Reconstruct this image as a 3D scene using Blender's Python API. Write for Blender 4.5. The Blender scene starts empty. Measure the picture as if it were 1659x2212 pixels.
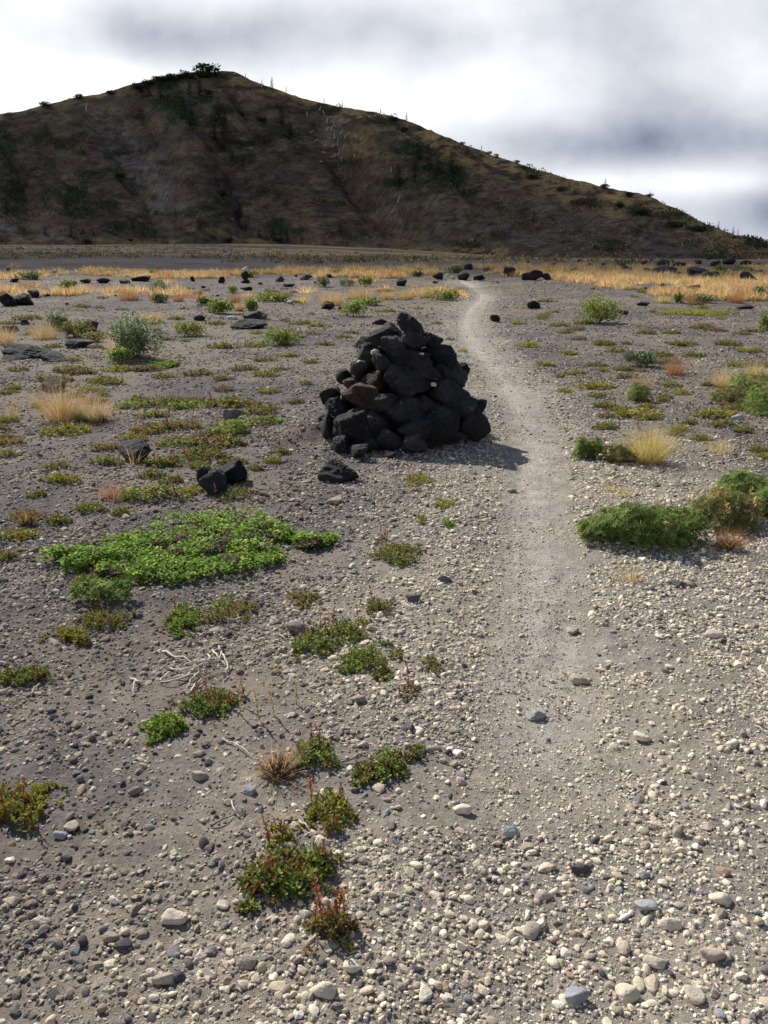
import bpy, bmesh, math, random
import numpy as np
from math import radians as R
SC = bpy.context.scene
COL = SC.collection

# ------------------------------------------------------------------ camera
CAMZ = 1.55; PITCH = R(18.15); FD = 1805.0; CXD, CYD = 829.5, 1106.0      # photo seen at 1659 x 2212
cd = bpy.data.cameras.new('camera'); cam = bpy.data.objects.new('camera', cd); COL.objects.link(cam)
cam.location = (0, 0, CAMZ); cam.rotation_euler = (R(90) - PITCH, 0, 0)
cd.sensor_fit = 'VERTICAL'; cd.sensor_height = 36; cd.lens = 36 / (2 * CYD / FD)
cd.clip_start = 0.05; cd.clip_end = 12000
SC.camera = cam
SC.view_settings.view_transform = 'Standard'; SC.view_settings.look = 'None'
SC.view_settings.exposure = 0.25; SC.view_settings.gamma = 1; SC.view_settings.use_curve_mapping = False
SC.cycles.max_bounces = 6; SC.cycles.transparent_max_bounces = 8

# ------------------------------------------------------------------ sun and sky
SUN_EL, SUN_AZ = R(39), math.atan2(-0.59, 0.81)           # azimuth measured from +Y towards +X
SUND = np.array([math.sin(SUN_AZ) * math.cos(SUN_EL), math.cos(SUN_AZ) * math.cos(SUN_EL), math.sin(SUN_EL)])
sl = bpy.data.lights.new('sun', 'SUN'); sl.energy = 5.0; sl.angle = R(0.55); sl.color = (1, 0.955, 0.88)
so = bpy.data.objects.new('sun', sl); COL.objects.link(so)
so.rotation_euler = (R(90) - SUN_EL, 0, math.pi - SUN_AZ)
so.location = (-60, 80, 90)

W = bpy.data.worlds.new('World'); SC.world = W; W.use_nodes = True
class NT:
    """small helper to write shader node graphs"""
    def __init__(s, tree): s.t = tree; tree.nodes.clear()
    def n(s, typ, **kw):
        nd = s.t.nodes.new(typ)
        for k, v in kw.items():
            if k.startswith('i_'): nd.inputs[k[2:].replace('_', ' ')].default_value = v
            else: setattr(nd, k, v)
        return nd
    def l(s, a, b): s.t.links.new(a, b)
    def put(s, v, inp):
        if hasattr(v, 'is_output'): s.l(v, inp)
        else: inp.default_value = v
    def m(s, op, a, b=0.0, c=None, clamp=False):
        nd = s.t.nodes.new('ShaderNodeMath'); nd.operation = op; nd.use_clamp = clamp
        s.put(a, nd.inputs[0]); s.put(b, nd.inputs[1])
        if c is not None: s.put(c, nd.inputs[2])
        return nd.outputs[0]
    def mix(s, f, a, b, mode='MIX'):
        nd = s.t.nodes.new('ShaderNodeMix'); nd.data_type = 'RGBA'; nd.blend_type = mode
        s.put(f, nd.inputs[0])
        for v, i in ((a, 6), (b, 7)):
            if isinstance(v, (tuple, list)): nd.inputs[i].default_value = tuple(v)[:3] + (1,)
            else: s.l(v, nd.inputs[i])
        return nd.outputs[2]
    def noise(s, vec, scale, detail=4, rough=0.5, dist=0.0, dim='3D'):
        nd = s.t.nodes.new('ShaderNodeTexNoise'); nd.noise_dimensions = dim
        nd.inputs['Scale'].default_value = scale; nd.inputs['Detail'].default_value = detail
        nd.inputs['Roughness'].default_value = rough; nd.inputs['Distortion'].default_value = dist
        if vec is not None: s.l(vec, nd.inputs['Vector'])
        return nd
    def ramp(s, f, stops):
        nd = s.t.nodes.new('ShaderNodeValToRGB'); s.l(f, nd.inputs[0]); cr = nd.color_ramp
        while len(cr.elements) > 1: cr.elements.remove(cr.elements[-1])
        cr.elements[0].position = stops[0][0]; cr.elements[0].color = col4(stops[0][1])
        for p, c in stops[1:]:
            e = cr.elements.new(p); e.color = col4(c)
        return nd.outputs[0]
def col4(c): return (c, c, c, 1) if isinstance(c, (int, float)) else tuple(c)[:3] + (1,)

w = NT(W.node_tree)
sky = w.n('ShaderNodeTexSky', sky_type='NISHITA', sun_disc=False, sun_elevation=SUN_EL, sun_rotation=SUN_AZ % (2 * math.pi), altitude=1300)
skyc = w.mix(1.0, sky.outputs[0], (0.085, 0.085, 0.085), 'MULTIPLY')
tc = w.n('ShaderNodeTexCoord'); D = tc.outputs['Generated']
sp = w.n('ShaderNodeSeparateXYZ'); w.l(D, sp.inputs[0]); dx_, dy_, dz_ = sp.outputs
az = w.m('ARCTAN2', dx_, dy_); el = w.m('ARCSINE', dz_)
zc = w.m('ADD', w.m('MAXIMUM', dz_, 0.0), 0.10)
cv = w.n('ShaderNodeCombineXYZ'); w.l(w.m('DIVIDE', dx_, zc), cv.inputs[0]); w.l(w.m('DIVIDE', dy_, zc), cv.inputs[1]); cv.inputs[2].default_value = 3.7
n1 = w.noise(cv.outputs[0], 0.62, 6, 0.55, 0.3).outputs[0]            # large cloud masses
mpn = w.n('ShaderNodeMapping'); mpn.inputs['Scale'].default_value = (1, 1, 1.45); w.l(D, mpn.inputs[0]); n2 = w.noise(mpn.outputs[0], 6.2, 8, 0.52, 0.12).outputs[0]             # tone inside the clouds
wob = w.noise(D, 5.0, 4, 0.55).outputs[0]; wob2 = w.noise(D, 16.0, 4, 0.55).outputs[0]
def blob(a, e, sa, se, k=0.9):
    """soft patch of cloud at azimuth a, elevation e (degrees)"""
    u = w.m('DIVIDE', w.m('SUBTRACT', az, R(a)), R(sa)); v = w.m('DIVIDE', w.m('SUBTRACT', el, R(e)), R(se))
    q = w.m('ADD', w.m('MULTIPLY', u, u), w.m('MULTIPLY', v, v))
    q = w.m('ADD', q, w.m('MULTIPLY', w.m('SUBTRACT', wob, 0.5), 2.0 * k)); q = w.m('ADD', q, w.m('MULTIPLY', w.m('SUBTRACT', wob2, 0.5), 0.8 * k))
    return w.m('EXPONENT', w.m('MULTIPLY', w.m('MAXIMUM', q, 0.0), -1.0))
tone = w.m('MULTIPLY_ADD', n2, 0.72, 0.50)                              # 0.56 .. 1.1
tone = w.m('SUBTRACT', tone, w.m('MULTIPLY', w.m('MAXIMUM', w.m('SUBTRACT', az, R(-6)), 0.0), 0.22))   # away from the sun clouds get greyer
SKYB = [(11, 5.6, 6.0, 1.3, -0.20), (22, 5.3, 9, 1.3, -0.25), (17, 6.9, 8, 1.8, -0.10), (33, 5.0, 9, 1.8, -0.26), (-13, 11.2, 5.0, 1.5, -0.26), (-4, 12.2, 7, 1.6, -0.16), (25, 1.6, 5, 1.9, -0.46),
        (12, 11.0, 12, 1.8, -0.10), (-22, 8.0, 8, 2.5, 0.18), (3, 8.3, 7, 2.0, 0.16), (18, 3.2, 9, 0.9, 0.22), (-8, 7.5, 5, 2, 0.12), (-24, 14, 7, 2, 0.1)]
for b in SKYB: tone = w.m('ADD', tone, w.m('MULTIPLY', blob(*b[:4]), b[4]))
tone = w.m('MINIMUM', w.m('MAXIMUM', tone, 0.25), 1.15)
cr = w.mix(tone, (0.0, 0.0, 0.0), (0.97, 0.98, 1.0)); 
cc = w.n('ShaderNodeCombineColor'); tm = tone
w.l(w.m('MULTIPLY', w.m('POWER', tm, 1.34), 1.0), cc.inputs[0]); w.l(w.m('POWER', tm, 1.22), cc.inputs[1]); w.l(w.m('MULTIPLY', w.m('POWER', tm, 1.0), 1.0), cc.inputs[2])
# cover: closed cloud low over the horizon, breaking up overhead
cov = w.m('ADD', n1, w.m('MULTIPLY', w.m('SUBTRACT', R(24), el), 1.1))
cov = w.m('SUBTRACT', cov, w.m('MULTIPLY', blob(13.5, 9.4, 1.3, 0.6), 0.10))
cov = w.m('MULTIPLY', w.m('SUBTRACT', cov, 0.46), 7.0, clamp=True)
skym = w.mix(cov, skyc, cc.outputs[0])
bg = w.n('ShaderNodeBackground'); w.l(skym, bg.inputs[0]); bg.inputs[1].default_value = 1.0
wo = w.n('ShaderNodeOutputWorld'); w.l(bg.outputs[0], wo.inputs[0])

# ------------------------------------------------------------------ noise
def _h(ix, iy, iz, seed):
    h = (ix.astype(np.int64) * 374761393 + iy.astype(np.int64) * 668265263 + iz.astype(np.int64) * 2147483647 + seed * 974634777) & 0xffffffff
    h = ((h ^ (h >> 13)) * 1274126177) & 0xffffffff
    h = ((h ^ (h >> 16)) * 2246822519) & 0xffffffff
    return ((h ^ (h >> 15)) & 0xffffff) / float(0xffffff)
def vn2(x, y, seed=0):
    x = np.asarray(x, float); y = np.asarray(y, float)
    ix = np.floor(x); iy = np.floor(y); fx = x - ix; fy = y - iy
    ix = ix.astype(np.int64); iy = iy.astype(np.int64); z = np.zeros_like(ix)
    fx = fx * fx * (3 - 2 * fx); fy = fy * fy * (3 - 2 * fy)
    a = _h(ix, iy, z, seed); b = _h(ix + 1, iy, z, seed); c = _h(ix, iy + 1, z, seed); d = _h(ix + 1, iy + 1, z, seed)
    return (a + (b - a) * fx) * (1 - fy) + (c + (d - c) * fx) * fy
def fb2(x, y, seed=0, o=4):
    s = 0; a = 1; t = 0
    for i in range(o):
        s = s + a * (vn2(x * 2 ** i + 17.3 * i, y * 2 ** i - 9.1 * i, seed + i) * 2 - 1); t += a; a *= 0.5
    return s / t
def vn3(p, seed=0):
    ip = np.floor(p); f = p - ip; ip = ip.astype(np.int64); f = f * f * (3 - 2 * f)
    r = 0
    for i in (0, 1):
        for j in (0, 1):
            for k in (0, 1):
                wt = (f[:, 0] if i else 1 - f[:, 0]) * (f[:, 1] if j else 1 - f[:, 1]) * (f[:, 2] if k else 1 - f[:, 2])
                r = r + wt * _h(ip[:, 0] + i, ip[:, 1] + j, ip[:, 2] + k, seed)
    return r
def fb3(p, seed=0, o=3):
    s = 0; a = 1; t = 0
    for i in range(o): s = s + a * (vn3(p * 2 ** i + 5.1 * i, seed + i) * 2 - 1); t += a; a *= 0.5
    return s / t
def sm(x, a, b):
    t = np.clip((np.asarray(x, float) - a) / (b - a), 0, 1); return t * t * (3 - 2 * t)

# ------------------------------------------------------------------ rays and ground
def ray(dx, dy):
    """world direction through a point of the photograph (1659 x 2212)"""
    u = (np.asarray(dx, float) - CXD) / FD; v = (CYD - np.asarray(dy, float)) / FD
    cp, sp_ = math.cos(PITCH), math.sin(PITCH)
    return u, cp + v * sp_, -sp_ + v * cp
PATHPX = [(1215, 2400), (1200, 2212), (1180, 1900), (1172, 1600), (1168, 1350), (1160, 1200), (1158, 1080), (1163, 1000), (1150, 920), (1120, 860), (1080, 805), (1035, 755), (1010, 710), (1014, 675), (1038, 650), (1046, 636), (1025, 621), (1000, 609), (995, 600)]
def flat(dx, dy):
    X, Y, Z = ray(dx, dy); t = -CAMZ / Z; return X * t, Y * t
_pp = [flat(*p) for p in PATHPX]
PX_ = np.array([p[0] for p in _pp]); PY_ = np.array([p[1] for p in _pp])
PX_ = np.concatenate([[PX_[0] - 0.3], PX_]); PY_ = np.concatenate([[-8.0], PY_])
_ty = np.linspace(-8, PY_[-1], 700); _tx = np.interp(_ty, PY_, PX_)
_k = np.hanning(17); _k /= _k.sum(); _tx = np.convolve(np.pad(_tx, 8, 'edge'), _k, 'valid')
def pathx(y): return np.interp(y, _ty, _tx)
PEND = float(PY_[-1])
CAIRN = (0.165, 6.82)
BX, BY = flat(640, 955)
def g(x, y):
    x = np.asarray(x, float); y = np.asarray(y, float); r = np.hypot(x, y)
    z = 0.012 * fb2(x / 0.4, y / 0.4, 3, 3) + 0.03 * fb2(x / 1.4, y / 1.4, 9, 3)
    z = z + 0.006 * fb2(x / 0.07, y / 0.07, 21, 3) * (1 - sm(r, 6, 14))
    z = z + 0.09 * fb2(x / 6, y / 6, 31, 3) * sm(r, 7, 16) + 0.3 * fb2(x / 32, y / 32, 41, 3) * sm(r, 30, 80)
    z = z + 0.28 * np.exp(-((y - 47 - 0.06 * x) / 9.0) ** 2)
    z = z - 3.2 * sm(y, 58, 135) * sm(x, -40, 60)
    pd = x - pathx(y)
    z = z - (0.02 * np.exp(-(pd / 0.3) ** 2) - 0.012 * np.exp(-((np.abs(pd) - 0.45) / 0.2) ** 2)) * (1 - sm(y, PEND - 3, PEND))
    z = z + .03 * fb2(x / .1, y / .1, 445, 3) * np.exp(-((x - BX) ** 2 + (y - BY - .1) ** 2) / .1)
    z = z + 0.10 * np.exp(-(((x - BX - 0.1) / 0.22) ** 2 + ((y - BY - 0.25) / 0.35) ** 2)) - 0.07 * np.exp(-(((x - BX - 0.0) / 0.2) ** 2 + ((y - BY + 0.12) / 0.14) ** 2))
    return z
def at(dx, dy):
    """ground point seen at a point of the photograph"""
    X, Y, Z = ray(dx, dy)
    t = -CAMZ / min(float(Z), -0.004)
    for _ in range(12):
        h = float(g(X * t, Y * t)); t2 = (h - CAMZ) / min(float(Z), -0.004); t = 0.5 * (t + max(0.5, t2))
    return float(X * t), float(Y * t)
def atv(dx, dy):
    X, Y, Z = ray(dx, dy); Zc = np.minimum(Z, -.004); t = -CAMZ / Zc
    for _ in range(12): t = .5 * (t + np.maximum(.5, (g(X * t, Y * t) - CAMZ) / Zc))
    return X * t, Y * t
def ppm(x, y):
    """photo pixels (1659 scale) per metre at a ground point"""
    return FD / (y * math.cos(PITCH) + CAMZ * math.sin(PITCH))
def proj(x, y, z):
    d = y * math.cos(PITCH) - (z - CAMZ) * math.sin(PITCH)
    return CXD + FD * x / d, CYD - FD * (y * math.sin(PITCH) + (z - CAMZ) * math.cos(PITCH)) / d

# ------------------------------------------------------------------ mesh helpers
def mesh_np(name, V, F, mat=None, cols=None, smooth=True):
    """F: list of (k,) index arrays of equal length groups -> [(n,3) or (n,4) arrays]"""
    me = bpy.data.meshes.new(name)
    V = np.asarray(V, np.float32); me.vertices.add(len(V)); me.vertices.foreach_set('co', V.ravel())
    Fs = [np.asarray(f, np.int32) for f in F if len(f)]
    loops = np.concatenate([f.ravel() for f in Fs]); tot = np.concatenate([np.full(len(f), f.shape[1], np.int32) for f in Fs])
    st = np.concatenate([[0], np.cumsum(tot)[:-1]]).astype(np.int32)
    me.loops.add(len(loops)); me.loops.foreach_set('vertex_index', loops)
    me.polygons.add(len(tot)); me.polygons.foreach_set('loop_start', st); me.polygons.foreach_set('loop_total', tot)
    me.polygons.foreach_set('use_smooth', np.full(len(tot), smooth))
    me.update(calc_edges=True)
    if cols is not None:
        a = me.color_attributes.new('tint', 'FLOAT_COLOR', 'POINT')
        c = np.ones((len(V), 4), np.float32); c[:, :3] = cols; a.data.foreach_set('color', c.ravel())
    if mat: me.materials.append(mat)
    return me
def link(name, me, parent=None, loc=(0, 0, 0), **props):
    o = bpy.data.objects.new(name, me); COL.objects.link(o)
    o.location = loc
    if parent is not None: o.parent = parent
    for k, v in props.items():
        if v: o[k] = v
    return o
def copy_tree(o, **props):
    c = o.copy(); COL.objects.link(c)
    for k in ('label', 'group', 'category'):
        if k in props and props[k]: c[k] = props[k]
    for ch in o.children:
        d = ch.copy(); COL.objects.link(d); d.parent = c
    return c

# ------------------------------------------------------------------ materials
def new_mat(name):
    m = bpy.data.materials.new(name); m.use_nodes = True; return m, NT(m.node_tree)
def bump(t, h, dist, strength=1.0):
    b = t.n('ShaderNodeBump'); b.inputs['Strength'].default_value = strength; b.inputs['Distance'].default_value = dist
    t.l(h, b.inputs['Height']); return b.outputs[0]
def mat_ground():
    m, t = new_mat('ash_ground')
    at_ = t.n('ShaderNodeAttribute', attribute_name='tint'); geo = t.n('ShaderNodeNewGeometry'); P = geo.outputs['Position']
    a = t.noise(P, 55, 5, 0.65).outputs[0]; b = t.noise(P, 9, 5, 0.6).outputs[0]; c = t.noise(P, 260, 3, 0.6).outputs[0]
    f = t.m('MULTIPLY_ADD', a, 1.5, 0.25); f = t.m('MULTIPLY', f, t.m('MULTIPLY_ADD', b, 1.2, 0.4)); f = t.m('MULTIPLY', f, t.m('MULTIPLY_ADD', c, 0.7, 0.65))
    vo = t.n('ShaderNodeTexVoronoi'); vo.inputs['Scale'].default_value = 130; t.l(P, vo.inputs['Vector'])
    gr = t.m('LESS_THAN', vo.outputs['Distance'], 0.33); sc_ = t.n('ShaderNodeSeparateColor'); t.l(vo.outputs['Color'], sc_.inputs[0])
    grain = t.m('MULTIPLY', gr, t.m('MULTIPLY', sc_.outputs[0], 0.8))
    col = t.mix(1.0, at_.outputs['Color'], (1, 1, 1), 'MULTIPLY')
    nd = t.n('ShaderNodeVectorMath', operation='SCALE'); t.l(col, nd.inputs[0]); t.l(t.m('ADD', f, t.m('MULTIPLY', grain, 0.6)), nd.inputs['Scale'])
    p = t.n('ShaderNodeBsdfPrincipled'); t.l(nd.outputs[0], p.inputs['Base Color']); p.inputs['Roughness'].default_value = 0.95; p.inputs['Specular IOR Level'].default_value = 0.15
    h = t.m('ADD', t.m('MULTIPLY', a, 1.0), t.m('MULTIPLY', c, 0.35)); h = t.m('ADD', h, t.m('MULTIPLY', t.m('SUBTRACT', 0.4, vo.outputs['Distance']), t.m('MULTIPLY', gr, 1.2)))
    t.l(bump(t, h, 0.006, 0.8), p.inputs['Normal'])
    o = t.n('ShaderNodeOutputMaterial'); t.l(p.outputs[0], o.inputs[0]); return m
def mat_hill():
    m, t = new_mat('hillside')
    at_ = t.n('ShaderNodeAttribute', attribute_name='tint'); geo = t.n('ShaderNodeNewGeometry'); P = geo.outputs['Position']
    a = t.noise(P, 0.45, 6, 0.65).outputs[0]; b = t.noise(P, 1.6, 4, 0.65).outputs[0]
    f = t.m('MULTIPLY', t.m('MAXIMUM', t.m('MULTIPLY_ADD', a, 3.0, -0.5), .2), t.m('MULTIPLY_ADD', b, 1.8, 0.1))
    nd = t.n('ShaderNodeVectorMath', operation='SCALE'); t.l(at_.outputs['Color'], nd.inputs[0]); t.l(f, nd.inputs['Scale'])
    p = t.n('ShaderNodeBsdfPrincipled'); t.l(nd.outputs[0], p.inputs['Base Color']); p.inputs['Roughness'].default_value = 1.0; p.inputs['Specular IOR Level'].default_value = 0.05
    t.l(bump(t, t.m('ADD', a, t.m('MULTIPLY', b, 0.5)), 1.6, 1.0), p.inputs['Normal'])
    o = t.n('ShaderNodeOutputMaterial'); t.l(p.outputs[0], o.inputs[0]); return m
def mat_pebble():
    m, t = new_mat('pebble_stone')
    at_ = t.n('ShaderNodeAttribute', attribute_name='tint', attribute_type='INSTANCER'); tcx = t.n('ShaderNodeTexCoord'); geo = t.n('ShaderNodeNewGeometry')
    P = geo.outputs['Position']
    a = t.noise(P, 130, 4, 0.7).outputs[0]; b = t.noise(P, 420, 3, 0.7).outputs[0]
    f = t.m('MULTIPLY', t.m('MULTIPLY_ADD', a, 0.8, 0.62), t.m('MULTIPLY_ADD', b, 0.6, 0.7))
    nd = t.n('ShaderNodeVectorMath', operation='SCALE'); t.l(at_.outputs['Color'], nd.inputs[0]); t.l(f, nd.inputs['Scale'])
    p = t.n('ShaderNodeBsdfPrincipled'); t.l(nd.outputs[0], p.inputs['Base Color']); p.inputs['Roughness'].default_value = 0.9; p.inputs['Specular IOR Level'].default_value = 0.2
    t.l(bump(t, t.m('ADD', a, t.m('MULTIPLY', b, 0.4)), 0.005, 0.8), p.inputs['Normal'])
    o = t.n('ShaderNodeOutputMaterial'); t.l(p.outputs[0], o.inputs[0]); return m
def mat_rock(name, c1, c2, lichen=0.0, scale=1.0, dust=(0.24, 0.22, 0.2), dust_sun_k=0.25):
    m, t = new_mat(name)
    geo = t.n('ShaderNodeNewGeometry'); P = geo.outputs['Position']; oi = t.n('ShaderNodeObjectInfo')
    a = t.noise(P, 7 * scale, 5, 0.6).outputs[0]; b = t.noise(P, 38 * scale, 5, 0.7).outputs[0]
    c = t.mix(t.m('MULTIPLY', t.m('SUBTRACT', a, 0.35), 3.0, clamp=True), c1, c2)
    nd = t.n('ShaderNodeVectorMath', operation='SCALE'); t.l(c, nd.inputs[0])
    t.l(t.m('MULTIPLY', t.m('MULTIPLY_ADD', b, 1.3 if c1[0] < .1 else .8, 0.35 if c1[0] < .1 else .6), t.m('MULTIPLY_ADD', oi.outputs['Random'], 1.3 if c1[0] < .05 else .3, 0.5 if c1[0] < .05 else .85)), nd.inputs['Scale'])
    col = nd.outputs[0]
    vo = t.n('ShaderNodeTexVoronoi'); vo.inputs['Scale'].default_value = 70 * scale; t.l(P, vo.inputs['Vector'])
    if lichen:
        ln = t.noise(P, 14 * scale, 4, 0.6).outputs[0]
        col = t.mix(t.m('MULTIPLY', t.m('SUBTRACT', ln, 0.70 - lichen), 14.0, clamp=True), col, (0.21, 0.21, 0.19))
    # dusty tone on upward faces; also paints sunlit tops on the black basalt
    sn = t.n('ShaderNodeSeparateXYZ'); t.l(geo.outputs['Normal'], sn.inputs[0])
    up = t.m('MULTIPLY', t.m('SUBTRACT', sn.outputs[2], 0.55), 2.2, clamp=True); dn = t.noise(P, 22 * scale, 4, 0.65).outputs[0]
    col = t.mix(t.m('MULTIPLY', t.m('MULTIPLY', up, t.m('MULTIPLY', t.m('SUBTRACT', dn, 0.4), 4, clamp=True)), dust_sun_k), col, dust)
    p = t.n('ShaderNodeBsdfPrincipled'); t.l(col, p.inputs['Base Color']); p.inputs['Roughness'].default_value = 0.82; p.inputs['Specular IOR Level'].default_value = 0.25
    h = t.m('ADD', t.m('MULTIPLY', b, 1.0), t.m('MULTIPLY', t.m('MINIMUM', vo.outputs['Distance'], 0.5), 0.8)); h = t.m('ADD', h, t.m('MULTIPLY', a, 1.5))
    t.l(bump(t, h, (0.022 if c1[0] < .1 else 0.005) / scale, 0.9), p.inputs['Normal'])
    o = t.n('ShaderNodeOutputMaterial'); t.l(p.outputs[0], o.inputs[0]); return m
def mat_leaf(name, trans=0.4, spec=0.35, rough=0.5):
    m, t = new_mat(name)
    at_ = t.n('ShaderNodeAttribute', attribute_name='tint'); geo = t.n('ShaderNodeNewGeometry')
    nz = t.noise(geo.outputs['Position'], 60, 3, 0.6).outputs[0]
    nd = t.n('ShaderNodeVectorMath', operation='SCALE'); t.l(at_.outputs['Color'], nd.inputs[0]); t.l(t.m('MULTIPLY_ADD', nz, 0.6, 0.7), nd.inputs['Scale'])
    p = t.n('ShaderNodeBsdfPrincipled'); t.l(nd.outputs[0], p.inputs['Base Color']); p.inputs['Roughness'].default_value = rough; p.inputs['Specular IOR Level'].default_value = spec
    tr = t.n('ShaderNodeBsdfTranslucent'); t.l(nd.outputs[0], tr.inputs[0])
    mx = t.n('ShaderNodeMixShader'); mx.inputs[0].default_value = trans; t.l(p.outputs[0], mx.inputs[1]); t.l(tr.outputs[0], mx.inputs[2])
    o = t.n('ShaderNodeOutputMaterial'); t.l(mx.outputs[0], o.inputs[0]); return m
def mat_wood(name, c):
    m, t = new_mat(name)
    geo = t.n('ShaderNodeNewGeometry'); nz = t.noise(geo.outputs['Position'], 80, 4, 0.6).outputs[0]
    p = t.n('ShaderNodeBsdfPrincipled'); t.l(t.mix(nz, tuple(v * 0.55 for v in c), tuple(min(1, v * 1.3) for v in c)), p.inputs['Base Color']); p.inputs['Roughness'].default_value = 0.85
    o = t.n('ShaderNodeOutputMaterial'); t.l(p.outputs[0], o.inputs[0]); return m
MG = mat_ground(); MH = mat_hill(); MP = mat_pebble()
M_BAS = mat_rock('black_basalt', (0.011, 0.011, 0.013), (0.036, 0.034, 0.035), lichen=0.05, dust_sun_k=0.42, dust=(0.13, 0.125, 0.118))  # pale top tone raised to paint sun on upward facets
M_GREY = mat_rock('grey_basalt', (0.02, 0.02, 0.022), (0.052, 0.051, 0.052), lichen=0.06, dust_sun_k=0.16)
M_RED = mat_rock('red_brown_lava', (0.022, 0.014, 0.013), (0.055, 0.035, 0.030), dust_sun_k=0.15)
M_PALE = mat_rock('pale_pumice', (0.50, 0.44, 0.34), (0.72, 0.64, 0.50), scale=2.0, dust_sun_k=0.0)
M_SLATE = mat_rock('grey_andesite', (0.29, 0.30, 0.315), (0.44, 0.445, 0.45), scale=2.0, dust_sun_k=0.2)
M_DUSK = mat_rock('dull_pink_andesite', (0.13, 0.105, 0.10), (0.24, 0.20, 0.185), scale=1.5, dust_sun_k=0.2)
M_FARB = mat_rock('dark_boulder_rock', (0.014, 0.013, 0.014), (0.05, 0.047, 0.045), scale=0.35, dust_sun_k=0.2, dust=(0.12, 0.11, 0.1))
ML = mat_leaf('leaf', 0.45, 0.12, 0.6); MLG = mat_leaf('grass_blade', 0.45, 0.2, 0.7); MLD = mat_leaf('far_foliage', 0.15, 0.1, 0.8)
M_STEM = mat_wood('woody_stem', (0.13, 0.08, 0.05)); M_DRY = mat_wood('bleached_wood', (0.66, 0.60, 0.51)); M_TRUNK = mat_wood('dark_bark', (0.07, 0.055, 0.045))

# ------------------------------------------------------------------ ground sheet
def gauss(x, y, cx, cy, rx, ry, rot=0):
    c, s = math.cos(rot), math.sin(rot); u = ((x - cx) * c + (y - cy) * s) / rx; v = (-(x - cx) * s + (y - cy) * c) / ry
    return np.exp(-(u * u + v * v))
def palew(x, y):
    """how pale and pebbly the ground is: high along the trail and on the near right"""
    pd = x - pathx(np.minimum(y, PEND)); n = fb2(x / 0.8, y / 0.8, 77, 4); n2 = fb2(x / 0.25, y / 0.25, 78, 3)
    near = sm(-y, -9, -4.0)
    wd = 0.42 + 0.6 * near
    wd = wd + .1 + .25 * near * (pd > 0); a = np.exp(-np.clip(np.abs(pd - 0.2 * near) / wd - 0.35, 0, 9) ** 2 * 1.3) * (1 - sm(y, PEND - 4, PEND))
    return np.clip(a + 0.35 * n + 0.25 * n2, 0, 1)
def gcol(x, y):
    pw = palew(x, y)[:, None]; r = np.hypot(x, y)
    n = fb2(x / 1.1, y / 1.1, 5, 5)[:, None]; n2 = fb2(x / 4.0, y / 4.0, 6, 4)[:, None]; n3 = fb2(x / 0.3, y / 0.3, 7, 3)[:, None]
    ash = np.array([0.098, 0.089, 0.087]); tan = np.array([0.180, 0.148, 0.116]); pale = np.array([0.31, 0.275, 0.228])
    c = ash + (tan - ash) * np.clip(0.45 + 1.5 * n + 0.9 * n3 - 0.5 * n2, 0, 1)
    c = c + (pale - c) * pw * 0.60
    pd = np.abs(x - pathx(np.minimum(y, PEND))); core = 1.25 * (np.exp(-(pd / 0.17) ** 2) * sm(y, 1.7, 2.9) * (1 - sm(y, PEND - 2, PEND)))[:, None]
    c = c + (np.array([0.42, 0.385, 0.335]) - c) * core * 0.5
    # reddish dug earth beside the cairn
    e = (gauss(x, y, BX + 0.05, BY + 0.1, 0.32, 0.28) * (1.1 + 2.2 * fb2(x / .12, y / .12, 444, 3)))[:, None]; c = c + (np.array([0.15, 0.115, 0.095]) - c) * np.clip(e, 0, 1)
    # distance: mossy and grassy patches
    fr = sm(r, 12, 24)[:, None]; q = fb2(x / 3.5, y / 2.0, 51, 4)[:, None]
    c = c + (np.array([0.13, 0.11, 0.065]) - c) * fr * np.clip(q * 2.4 - 0.2, 0, 1) * 0.7
    dr = (sm(y, 50, 56) * (1 - sm(y, 60, 500) * 0))[:, None]
    s = fb2(x / 30, y / 16, 61, 4)[:, None]
    ashf = np.array([0.118, 0.110, 0.114]); gold = np.array([0.36, 0.25, 0.11])
    edge = (sm(y - 0.0 * x + 40 * fb2(x / 40, y / 40, 66, 3), 66, 104))[:, None]
    f = ashf + (gold - ashf) * np.clip(s * 3.4 - 0.45 + edge * 1.3 + 0.35 * sm(x, 0, 45)[:, None], 0, 0.9)
    f = f + (np.array([0.09, 0.085, 0.05]) - f) * np.clip(fb2(x / 9, y / 7, 63, 4)[:, None] * 2.2 - 0.3, 0, 0.75)
    c = c + (f - c) * dr
    return c
def build_ground():
    rr = [0.25]
    while rr[-1] < 5200: rr.append(rr[-1] * (1.0115 if rr[-1] < 320 else 1.06))
    rr = np.array(rr)
    th = np.concatenate([np.linspace(-R(36), R(36), 300), np.linspace(R(36), R(324), 70)[1:-1]])
    nt = len(th); nr = len(rr)
    x = (rr[:, None] * np.sin(th)[None]).ravel(); y = (rr[:, None] * np.cos(th)[None]).ravel()
    z = g(x, y)
    i = np.arange(nr - 1)[:, None] * nt; j = np.arange(nt)[None]; j2 = (j + 1) % nt
    F = np.stack([i + j, i + j2, i + nt + j2, i + nt + j], -1).reshape(-1, 4)
    V = np.stack([x, y, z], -1); V = np.vstack([V, [[0, 0, float(g(0, 0))]]]); k = len(V) - 1
    T = np.stack([np.full(nt, k), (np.arange(nt) + 1) % nt, np.arange(nt)], -1)
    cols = np.vstack([gcol(x, y), gcol(np.zeros(1), np.zeros(1))])
    link('ground', mesh_np('ground', V, [F[:, ::-1], T[:, ::-1][:, ::-1]], MG, cols), kind='structure')
build_ground()
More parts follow.
